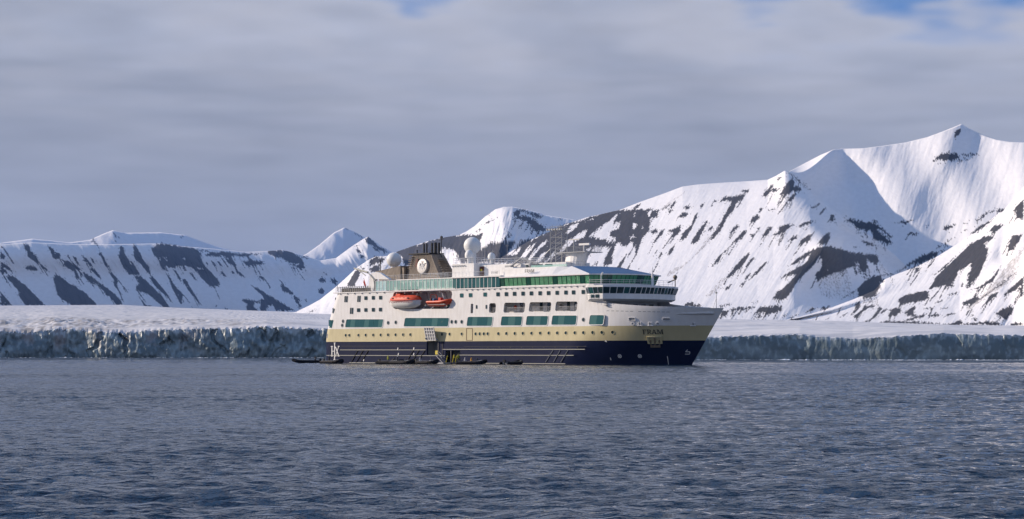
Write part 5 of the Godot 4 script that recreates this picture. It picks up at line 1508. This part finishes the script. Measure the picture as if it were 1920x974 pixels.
	rail(st, [Vector3(41.4, 22.0, -5.8), Vector3(41.4, 22.0, 5.8), Vector3(48.0, 22.0, 5.8), Vector3(48.0, 22.0, -5.8)], 1.2, 3, 1.0, 0.035)
	rail(st, [Vector3(48.4, 21.6, 4.0), Vector3(61.0, 21.6, 4.0), Vector3(61.0, 21.6, -4.0), Vector3(48.4, 21.6, -4.0)], 1.2, 3, 1.0, 0.035)
	rail(st, [Vector3(61.0, 21.5, 3.4), Vector3(66.5, 21.5, 3.4)], 1.2, 3, 1.0, 0.035)
	rail(st, [Vector3(34.0, 18.98, 9.0), Vector3(60.5, 18.9, 10.0)], 1.0, 3, 1.2, 0.03)
	obj("railing", st, M.white, ship)
	st = new_st()
	for x in [41.0, 41.8, 42.6, 43.4, 44.2, 45.0]:
		box(st, Vector3(x, 21.5, 6.0), Vector3(x + 0.4, 21.62, 6.35))
	obj("floodlight", st, M.grey, ship)
	for e in [[923.5, 468.5, 1.0], [935, 490, 2.0], [951, 458, 0.0], [909, 462, 1.0], [1000, 480, 0.0], [968, 478, 1.0]]:
		var p := S(e[0], e[1], e[2])
		st = new_st(); tube(st, Vector3(p.x, 21.5, p.z), p, 0.05, 0.03, 5); tube(st, p + Vector3(-0.5, -0.4, 0), p + Vector3(0.5, -0.4, 0), 0.03, -1.0, 4); obj("antenna", st, M.grey, ship)
	st = new_st()        # folded deck crane
	chain(st, [Vector3(59.0, 21.0, 5.2), Vector3(62.0, 22.6, 5.0), Vector3(66.5, 21.4, 4.6)], 0.2, 6); chain(st, [Vector3(60.0, 20.6, 5.4), Vector3(63.0, 21.9, 5.2), Vector3(67.0, 21.2, 5.0)], 0.09, 5); obj("deck_crane", st, M.grey, ship)
	st = new_st(); lathe(st, S(997, 496, 4.5), ball_profile(0.75), 12); obj("hose_reel", st, M.grey, ship)
	# --- mast: lattice legs, platform, radar scanners
	st = new_st()
	var legs := [Vector3(66.6, 20.4, 0.8), Vector3(70.0, 20.4, 0.8), Vector3(66.6, 20.4, -0.8), Vector3(70.0, 20.4, -0.8)]
	for l in legs:
		tube(st, l, Vector3(l.x, 28.8, l.z), 0.1, 0.08, 6)
	for i in 6:
		var y := 22.2 + i * 1.2
		for z in [0.8, -0.8]:
			tube(st, Vector3(66.6, y, z), Vector3(70.0, y + 1.2, z), 0.03, -1.0, 4)
			tube(st, Vector3(66.6, y + 1.2, z), Vector3(70.0, y + 1.2, z), 0.035, -1.0, 4)
		for x in [66.6, 70.0]:
			tube(st, Vector3(x, y, -0.8), Vector3(x, y + 1.2, 0.8), 0.025, -1.0, 4)
	var mast := obj("lattice_mast", st, M.steel, ship)
	st = new_st(); box(st, Vector3(66.2, 28.6, -1.4), Vector3(70.6, 28.75, 1.4)); rail(st, [Vector3(66.2, 28.7, 1.3), Vector3(70.6, 28.7, 1.3), Vector3(70.6, 28.7, -1.3)], 0.5, 2, 0.7, 0.03); obj("crow_platform", st, M.steel, mast)
	for i in 6:
		st = new_st(); box(st, Vector3(66.1 + i * 0.78, 28.45, 1.2), Vector3(66.35 + i * 0.78, 28.9, 1.5)); tube(st, Vector3(66.2 + i * 0.78, 28.9, 1.3), Vector3(66.2 + i * 0.78, 29.2 + 0.25 * (i % 3), 1.3), 0.03, -1.0, 4); obj("mast_lamp", st, M.grey, mast)
	st = new_st(); chain(st, [Vector3(63.6, 21.6, 2.2), Vector3(66.6, 24.6, 0.8)], 0.08); chain(st, [Vector3(63.6, 21.6, -2.2), Vector3(66.6, 24.6, -0.8)], 0.08); tube(st, Vector3(64.8, 22.8, -1.7), Vector3(64.8, 22.8, 1.7), 0.07); obj("stay", st, M.steel, mast)
	lo = PackedVector3Array(); hi = PackedVector3Array()
	for i in 20:
		var a := TAU * i / 20.0
		lo.append(Vector3(73.4 + 2.9 * -cos(a) * (1.0 if cos(a) > 0.0 else 0.75), 20.36, 2.0 * sin(a)))
		hi.append(Vector3(73.6 + 2.5 * -cos(a) * (1.0 if cos(a) > 0.0 else 1.2), 23.5, 1.7 * sin(a)))
	lo.reverse(); hi.reverse()
	st = new_st(); prism(st, lo, hi); var mh := obj("mast_house", st, M.white, ship)
	st = new_st(); box(st, Vector3(70.2, 23.5, -2.6), Vector3(78.6, 23.66, 2.6)); obj("radar_platform", st, M.grey, mh)
	st = new_st(); rail(st, [Vector3(70.4, 23.66, 2.5), Vector3(78.4, 23.66, 2.5), Vector3(78.4, 23.66, -2.5), Vector3(70.4, 23.66, -2.5)], 1.1, 4, 0.9, 0.035); obj("railing", st, M.grey, mh)
	st = new_st(); tube(st, Vector3(73.8, 23.66, 1.0), Vector3(73.8, 26.2, 1.0), 0.16); box(st, Vector3(72.4, 26.2, 0.8), Vector3(75.6, 26.45, 1.2)); obj("radar_scanner", st, M.steel, mh)
	st = new_st(); tube(st, Vector3(77.0, 23.66, 1.2), Vector3(77.0, 25.0, 1.2), 0.2); box(st, Vector3(75.6, 25.0, 1.0), Vector3(78.6, 25.4, 1.4)); obj("radar_scanner", st, M.white, mh)
	st = new_st(); rail(st, [Vector3(66.0, 20.36, 7.6), Vector3(77.0, 20.36, 7.2), Vector3(81.0, 20.36, 5.0)], 1.0, 3, 1.2, 0.03); obj("railing", st, M.grey, ship)
	sbox("glass_screen", M.screen_glass, Vector3(68.0, 20.36, 7.9), Vector3(78.5, 20.85, 7.94))

# ---------------------------------------------------------------- boats and people
func loft(stations: Array, prof: Array, m_flip := false) -> ArrayMesh:    # stations: [x, half breadth, bottom y, top y]; prof: (z share, y share)
	var v := PackedVector3Array()
	for s in stations:
		for p in prof:
			v.append(Vector3(s[0], lerpf(s[2], s[3], p.y), s[1] * p.x))
	return grid(v, prof.size(), stations.size(), PackedColorArray(), m_flip)

func in_ship(p: Vector3) -> Vector3:
	return ship_o + fwd * p.x + Vector3.UP * p.y + stb * p.z

func make_lifeboat() -> void:
	var b := thing("lifeboat", in_ship(Vector3(30.6, 12.3, 10.3)), -ship_turn)
	tag(b, "enclosed orange and white lifeboat hanging in the davits on the ship's side", "lifeboat")
	b.scale = Vector3(1.05, 0.95, 1.0)
	var hs := []
	var cs := []
	for i in 25:
		var u := lerpf(-1.0, 1.0, i / 24.0)
		var f := pow(maxf(1.0 - pow(absf(u), 3.0), 0.0), 0.62)
		hs.append([u * 4.7, 1.65 * f + 0.02, 0.75 * pow(absf(u), 3.0), 1.85 + 0.15 * u * u])
		cs.append([u * 4.75, 1.72 * f + 0.02, 1.80 + 0.15 * u * u, 1.86 + 0.15 * u * u + 1.25 * pow(maxf(1.0 - pow(absf(u), 4.0), 0.0), 0.7)])
	var pr := []
	for i in 17:
		var a := lerpf(-1.0, 1.0, i / 16.0)
		pr.append(Vector2(sin(a * PI * 0.5), pow(absf(a), 2.2)))
	put("hull", loft(hs, pr, true), M.white, b)
	pr = []
	for i in 17:
		var a := lerpf(-1.0, 1.0, i / 16.0)
		pr.append(Vector2(sin(a * PI * 0.5), pow(cos(a * PI * 0.5), 0.55)))
	put("canopy", loft(cs, pr), M.orange, b)
	var st := new_st()
	for i in 24:
		var u0 := lerpf(-1.0, 1.0, i / 24.0)
		var u1 := lerpf(-1.0, 1.0, (i + 1) / 24.0)
		for s in [1.0, -1.0]:
			tube(st, Vector3(u0 * 4.75, 1.86 + 0.15 * u0 * u0, s * (1.74 * pow(maxf(1.0 - pow(absf(u0), 3.0), 0.0), 0.62) + 0.02)), Vector3(u1 * 4.75, 1.86 + 0.15 * u1 * u1, s * (1.74 * pow(maxf(1.0 - pow(absf(u1), 3.0), 0.0), 0.62) + 0.02)), 0.08, -1.0, 5)
	obj("fender", st, M.red, b)
	st = new_st(); box(st, Vector3(-2.6, 2.9, -0.6), Vector3(-1.2, 3.45, 0.6)); obj("steering_hatch", st, M.orange, b)
	for i in 5:
		st = new_st(); box(st, Vector3(-2.7 + i * 1.2, 2.25, 1.45), Vector3(-2.2 + i * 1.2, 2.5, 1.66)); obj("window", st, M.pane_dark, b)
	for i in 14:
		var x := -3.6 + i * 0.55
		st = new_st(); tube(st, Vector3(x, 1.75, 1.72), Vector3(x + 0.2, 1.35, 1.66), 0.04, -1.0, 4); tube(st, Vector3(x + 0.2, 1.35, 1.66), Vector3(x + 0.45, 1.75, 1.72), 0.04, -1.0, 4); obj("grab_line", st, M.orange, b)
	for x in [-3.4, 3.4]:
		st = new_st(); tube(st, Vector3(x, 2.9, 0), Vector3(x, 3.5, -0.4), 0.07); obj("fall_hook", st, M.grey, b)

func make_rescue_boat() -> void:
	var b := thing("rescue_boat", in_ship(Vector3(42.2, 12.6, 10.2)), -ship_turn)
	tag(b, "small open orange rescue boat with a console hanging beside the larger lifeboat", "rescue boat")
	b.scale = Vector3.ONE * 1.12
	var hs := []
	for i in 21:
		var u := lerpf(-1.0, 1.0, i / 20.0)
		var f := 1.0 if u < 0.2 else sqrt(maxf(1.0 - pow((u - 0.2) / 0.8, 2.4), 0.0))
		hs.append([u * 3.0, 1.05 * f + 0.02, 0.0 if u < 0.1 else 0.75 * pow((u - 0.1) / 0.9, 2.2), 0.85 + 0.35 * maxf(u, 0.0) * u])
	var pr := []
	for i in 13:
		var a := lerpf(-1.0, 1.0, i / 12.0)
		pr.append(Vector2(sin(a * PI * 0.5), pow(absf(a), 1.8)))
	put("hull", loft(hs, pr, true), M.orange, b)
	var st := new_st()
	for i in 20:
		for s in [1.0, -1.0]:
			tube(st, Vector3(hs[i][0], hs[i][3], s * hs[i][1]), Vector3(hs[i + 1][0], hs[i + 1][3], s * hs[i + 1][1]), 0.24, -1.0, 8)
	obj("collar", st, M.orange, b)
	st = new_st(); box(st, Vector3(-2.9, 0.3, -0.9), Vector3(2.0, 0.45, 0.9)); obj("deck_boards", st, M.grey, b)
	st = new_st(); box(st, Vector3(-0.4, 0.45, -0.4), Vector3(0.3, 1.7, 0.4)); box(st, Vector3(-1.4, 0.45, -0.35), Vector3(-0.7, 1.2, 0.35)); obj("console", st, M.red, b)
	st = new_st(); box(st, Vector3(-3.1, 0.2, -0.3), Vector3(-2.6, 1.6, 0.3)); obj("outboard_motor", st, M.dark, b)
	st = new_st(); chain(st, [Vector3(-2.2, 0.9, -0.8), Vector3(-2.2, 2.3, -0.7), Vector3(-2.2, 2.3, 0.7), Vector3(-2.2, 0.9, 0.8)], 0.06); obj("roll_bar", st, M.orange, b)
	st = new_st(); box(st, Vector3(-1.9, 0.5, -0.6), Vector3(-1.45, 1.55, 0.6)); obj("gear_bag", st, M.blue_paint, b)
	st = new_st(); tube(st, Vector3(0.6, 1.2, -0.3), Vector3(-0.4, 2.9, -0.5), 0.07); obj("lifting_strop", st, M.white, b)

func make_zodiac(where: Vector3, turn: float, label: String) -> Node3D:
	var b := thing("inflatable_boat", where, turn)
	tag(b, label, "inflatable boat", "black inflatable boats round the ship")
	b.scale = Vector3.ONE * 1.12
	var st := new_st()
	var path := [Vector3(-2.8, 0.38, 0.82), Vector3(1.2, 0.40, 0.82), Vector3(2.0, 0.5, 0.66), Vector3(2.6, 0.68, 0.3), Vector3(2.75, 0.72, 0.0), Vector3(2.6, 0.68, -0.3), Vector3(2.0, 0.5, -0.66), Vector3(1.2, 0.40, -0.82), Vector3(-2.8, 0.38, -0.82)]
	for i in path.size() - 1:
		tube(st, path[i], path[i + 1], 0.33, -1.0, 10)
	tube(st, path[0], path[0] + Vector3(-0.45, 0, 0), 0.33, 0.06, 10)
	tube(st, path[8], path[8] + Vector3(-0.45, 0, 0), 0.33, 0.06, 10)
	obj("tube", st, M.rubber, b)
	st = new_st()
	box(st, Vector3(-2.75, 0.05, -0.7), Vector3(1.6, 0.16, 0.7))
	obj("floor", st, M.dark, b)
	st = new_st(); box(st, Vector3(-2.7, 0.1, -0.68), Vector3(-2.6, 0.62, 0.68)); obj("transom", st, M.grey, b)
	st = new_st(); box(st, Vector3(-3.15, 0.55, -0.2), Vector3(-2.72, 1.05, 0.2)); tube(st, Vector3(-2.95, 0.6, 0), Vector3(-2.95, -0.5, 0), 0.1); tube(st, Vector3(-2.7, 0.9, 0), Vector3(-2.1, 1.0, 0.1), 0.04); obj("outboard_motor", st, M.black, b)
	st = new_st(); chain(st, [Vector3(-2.6, 0.68, 0.9), Vector3(1.2, 0.70, 0.9), Vector3(2.3, 0.9, 0.5)], 0.025, 4); obj("grab_line", st, M.mark, b)
	return b

func body_mesh(sit: bool, jacket: Color, legs: Color, hat: Color) -> ArrayMesh:     # one continuous surface: smooth union of tapered bones, meshed as surface nets
	var bones := []      # a, b, ra, rb
	if sit:
		bones = [[Vector3(0, 0.45, 0), Vector3(0.02, 0.98, 0), 0.17, 0.17], [Vector3(0, 0.98, -0.16), Vector3(0, 0.98, 0.16), 0.10, 0.10], [Vector3(0.02, 1.0, 0), Vector3(0.04, 1.16, 0), 0.07, 0.06], [Vector3(0.05, 1.22, 0), Vector3(0.05, 1.30, 0), 0.105, 0.10],
			[Vector3(0, 0.45, -0.1), Vector3(0.42, 0.48, -0.13), 0.105, 0.085], [Vector3(0.42, 0.48, -0.13), Vector3(0.46, 0.08, -0.13), 0.075, 0.06], [Vector3(0, 0.45, 0.1), Vector3(0.42, 0.48, 0.13), 0.105, 0.085], [Vector3(0.42, 0.48, 0.13), Vector3(0.46, 0.08, 0.13), 0.075, 0.06], [Vector3(0.46, 0.06, -0.13), Vector3(0.6, 0.05, -0.13), 0.06, 0.05], [Vector3(0.46, 0.06, 0.13), Vector3(0.6, 0.05, 0.13), 0.06, 0.05],
			[Vector3(0, 0.98, -0.2), Vector3(0.08, 0.70, -0.27), 0.07, 0.06], [Vector3(0.08, 0.70, -0.27), Vector3(0.32, 0.62, -0.2), 0.055, 0.045], [Vector3(0, 0.98, 0.2), Vector3(0.08, 0.70, 0.27), 0.07, 0.06], [Vector3(0.08, 0.70, 0.27), Vector3(0.32, 0.62, 0.2), 0.055, 0.045]]
	else:
		bones = [[Vector3(0, 0.95, 0), Vector3(0, 1.38, 0), 0.16, 0.17], [Vector3(0, 1.40, -0.16), Vector3(0, 1.40, 0.16), 0.10, 0.10], [Vector3(0, 1.42, 0), Vector3(0.01, 1.56, 0), 0.07, 0.06], [Vector3(0.02, 1.62, 0), Vector3(0.02, 1.70, 0), 0.105, 0.10],
			[Vector3(0, 0.92, -0.1), Vector3(0.02, 0.5, -0.12), 0.105, 0.08], [Vector3(0.02, 0.5, -0.12), Vector3(-0.02, 0.08, -0.13), 0.075, 0.055], [Vector3(0, 0.92, 0.1), Vector3(0.04, 0.5, 0.12), 0.105, 0.08], [Vector3(0.04, 0.5, 0.12), Vector3(0.0, 0.08, 0.13), 0.075, 0.055], [Vector3(-0.02, 0.06, -0.13), Vector3(0.13, 0.05, -0.14), 0.06, 0.05], [Vector3(0.0, 0.06, 0.13), Vector3(0.15, 0.05, 0.14), 0.06, 0.05],
			[Vector3(0, 1.40, -0.2), Vector3(0.0, 1.12, -0.27), 0.07, 0.06], [Vector3(0.0, 1.12, -0.27), Vector3(0.2, 0.98, -0.24), 0.055, 0.045], [Vector3(0, 1.40, 0.2), Vector3(0.02, 1.12, 0.28), 0.07, 0.06], [Vector3(0.02, 1.12, 0.28), Vector3(0.16, 0.92, 0.25), 0.055, 0.045]]
	var c := 0.045
	var lo := Vector3(-0.3, -0.06, -0.42)
	var n := Vector3i(24, 44 if not sit else 36, 19)
	var fld := PackedFloat32Array()
	fld.resize(n.x * n.y * n.z)
	for z in n.z:
		for y in n.y:
			for x in n.x:
				var p := lo + Vector3(x, y, z) * c
				var d := 10.0
				for b in bones:
					var ab: Vector3 = b[1] - b[0]
					var t := clampf((p - b[0]).dot(ab) / ab.length_squared(), 0.0, 1.0)
					var e: float = (p - b[0] - ab * t).length() - lerpf(b[2], b[3], t)
					var h := maxf(0.04 - absf(d - e), 0.0) / 0.04
					d = minf(d, e) - h * h * 0.01
				fld[(z * n.y + y) * n.x + x] = d
	var at_cell := {}
	var st := new_st()
	var pos := PackedVector3Array()
	for z in n.z - 1:
		for y in n.y - 1:
			for x in n.x - 1:
				var s := Vector3.ZERO
				var k := 0
				for e in [[0, 0, 0, 1, 0, 0], [0, 1, 0, 1, 1, 0], [0, 0, 1, 1, 0, 1], [0, 1, 1, 1, 1, 1], [0, 0, 0, 0, 1, 0], [1, 0, 0, 1, 1, 0], [0, 0, 1, 0, 1, 1], [1, 0, 1, 1, 1, 1], [0, 0, 0, 0, 0, 1], [1, 0, 0, 1, 0, 1], [0, 1, 0, 0, 1, 1], [1, 1, 0, 1, 1, 1]]:
					var f0 := fld[((z + e[2]) * n.y + y + e[1]) * n.x + x + e[0]]
					var f1 := fld[((z + e[5]) * n.y + y + e[4]) * n.x + x + e[3]]
					if (f0 < 0.0) != (f1 < 0.0):
						var t := f0 / (f0 - f1)
						s += Vector3(x + lerpf(e[0], e[3], t), y + lerpf(e[1], e[4], t), z + lerpf(e[2], e[5], t))
						k += 1
				if k:
					at_cell[Vector3i(x, y, z)] = pos.size()
					pos.append(lo + s / k * c)
	var head := 1.14 if sit else 1.54
	var hip := 0.56 if sit else 0.92
	var paint := func(p: Vector3) -> Color:
		if p.y > head + 0.14: return hat
		if p.y > head: return Color(0.42, 0.25, 0.18) if p.x > 0.06 else hat
		if p.y > hip or (absf(p.z) > 0.2 and p.y > hip - 0.1): return jacket
		return legs
	for z in range(1, n.z - 1):
		for y in range(1, n.y - 1):
			for x in range(1, n.x - 1):
				var f0 := fld[(z * n.y + y) * n.x + x]
				for ax in 3:
					var o := Vector3i(1 if ax == 0 else 0, 1 if ax == 1 else 0, 1 if ax == 2 else 0)
					var f1 := fld[((z + o.z) * n.y + y + o.y) * n.x + x + o.x]
					if (f0 < 0.0) == (f1 < 0.0):
						continue
					var u := Vector3i(0, 1, 0) if ax == 0 else (Vector3i(0, 0, 1) if ax == 1 else Vector3i(1, 0, 0))
					var w := Vector3i(0, 0, 1) if ax == 0 else (Vector3i(1, 0, 0) if ax == 1 else Vector3i(0, 1, 0))
					var q := [Vector3i(x, y, z) - u - w, Vector3i(x, y, z) - w, Vector3i(x, y, z), Vector3i(x, y, z) - u]
					if f0 >= 0.0:
						q.reverse()
					for i in [0, 2, 1, 0, 3, 2]:
						var pp := pos[at_cell[q[i]]]
						st.set_color(paint.call(pp))
						st.set_smooth_group(0)
						st.add_vertex(pp)
	st.generate_normals()
	return st.commit()

func person(mesh: Mesh, where: Vector3, turn: float, label: String) -> void:
	var o := put("person", mesh, M.person)
	o.position = where
	o.rotation.y = turn
	tag(o, label, "person", "people in the boats and on the ship")

func build_boats() -> void:
	make_lifeboat()
	make_rescue_boat()
	var dark := Color(0.02, 0.022, 0.03)
	var sit_dark := body_mesh(true, Color(0.03, 0.035, 0.045), dark, Color(0.02, 0.02, 0.02))
	var sit_orange := body_mesh(true, Color(0.62, 0.30, 0.03), dark, Color(0.5, 0.3, 0.05))
	var sit_pale := body_mesh(true, Color(0.42, 0.42, 0.44), dark, Color(0.6, 0.58, 0.55))
	var stand_yellow := body_mesh(false, Color(0.50, 0.50, 0.06), dark, Color(0.45, 0.45, 0.06))
	var stand_white := body_mesh(false, Color(0.06, 0.065, 0.08), dark, Color(0.7, 0.7, 0.68))
	var stand_grey := body_mesh(false, Color(0.33, 0.35, 0.40), Color(0.05, 0.05, 0.07), Color(0.1, 0.09, 0.08))
	var zs := [
		[[574, 681.6], 3.14, "black inflatable boat lying clear off the ship's stern with one driver", [[sit_dark, -1.9, 0.1, 0.0, "dark-clad person driving the inflatable boat off the stern"]]],
		[[624, 682.6], -0.80, "black inflatable boat moored under the white monogram at the stern", [[stand_white, -1.2, 0.0, 0.0, "person in a white cap standing in the boat under the monogram"]]],
		[[733, 683.6], -0.62, "black inflatable boat carrying a person in a yellow jacket", [[stand_yellow, -0.7, 0.1, 0.3, "person in a yellow jacket standing in the boat by the diagonal fender bars"], [sit_dark, 1.0, 0.3, 2.0, "dark-clad person sitting forward of the standing yellow jacket"]]],
		[[756, 683.8], -0.80, "black inflatable boat tied between the yellow-jacketed driver's boat and the gangway", [[sit_dark, 0.4, -0.2, 1.0, "dark-clad person sitting in the boat just aft of the gangway"], [stand_white, -1.6, 0.1, 0.4, "person in a white cap standing aft in the boat next to the gangway"]]],
		[[800, 683.8], -0.76, "black inflatable boat lying directly under the open gangway door", [[sit_pale, -1.7, 0.15, 0.0, "pale-jacketed person sitting in the boat under the gangway"], [sit_dark, 1.0, -0.2, 2.0, "dark-clad person sitting forward in the boat under the gangway"]]],
		[[886, 684.3], -0.45, "black inflatable boat just forward of the loading hatch with two people", [[sit_pale, -1.6, 0.1, 0.3, "person in a pale jacket sitting aft in the boat forward of the hatch"], [sit_orange, -0.3, 0.0, 0.3, "person in an orange jacket sitting in the boat forward of the hatch"], [sit_dark, 1.1, 0.2, 2.4, "dark-clad person in the bow of the boat forward of the hatch"]]],
		[[961, 685.2], 1.05, "empty black inflatable boat pointing away from the ship's side", []]]
	for e in zs:
		var w := on_water(e[0][0], e[0][1])
		w.y = -0.06
		var b := make_zodiac(w, e[1], e[2])
		for q in e[3]:
			var seat := b.transform * Vector3(q[1], 0.16, q[2])
			person(q[0], seat, e[1] + q[3], q[4])
	var hx := S(846, 680)
	person(stand_yellow, in_ship(Vector3(hx.x, S(835, 680).y, 9.2)), -2.0, "person in a yellow jacket standing in the open loading hatch")
	person(stand_yellow, in_ship(Vector3(hx.x + 1.6, S(835, 680).y, 9.5)), -1.4, "second yellow-jacketed person by the hatch post, bending to the boats")
	person(stand_grey, in_ship(Vector3(82.6, 10.9, 9.2)), -1.9, "grey-clad person at the forward end of the promenade rail")
	person(stand_grey, in_ship(Vector3(75.5, 10.9, 9.1)), -1.6, "grey-clad person leaning at the middle promenade opening")
	person(stand_white, in_ship(Vector3(66.2, 10.9, 9.0)), -1.6, "person in a white cap at the aft promenade opening")
	# folding stair and small float alongside the hatch
	var st := new_st()
	var p0 := S(823, 668, 10.6)
	var p1 := S(834, 680, 11.2)
	for dz in [0.0, 0.8]:
		tube(st, p0 + Vector3(0, 0, dz), Vector3(p1.x, 0.4, p1.z + dz), 0.06)
		tube(st, p0 + Vector3(0, 0.9, dz), Vector3(p1.x, 1.3, p1.z + dz), 0.04)
	for i in 6:
		var a := p0.lerp(Vector3(p1.x, 0.4, p1.z), i / 5.0)
		box(st, a + Vector3(-0.12, -0.03, 0.0), a + Vector3(0.12, 0.03, 0.8))
	obj("accommodation_ladder", st, M.grey, ship)
	st = new_st()
	box(st, Vector3(p1.x - 2.0, -0.2, 10.3), Vector3(p1.x + 0.8, 0.35, 12.4))
	obj("landing_float", st, M.grey, ship)
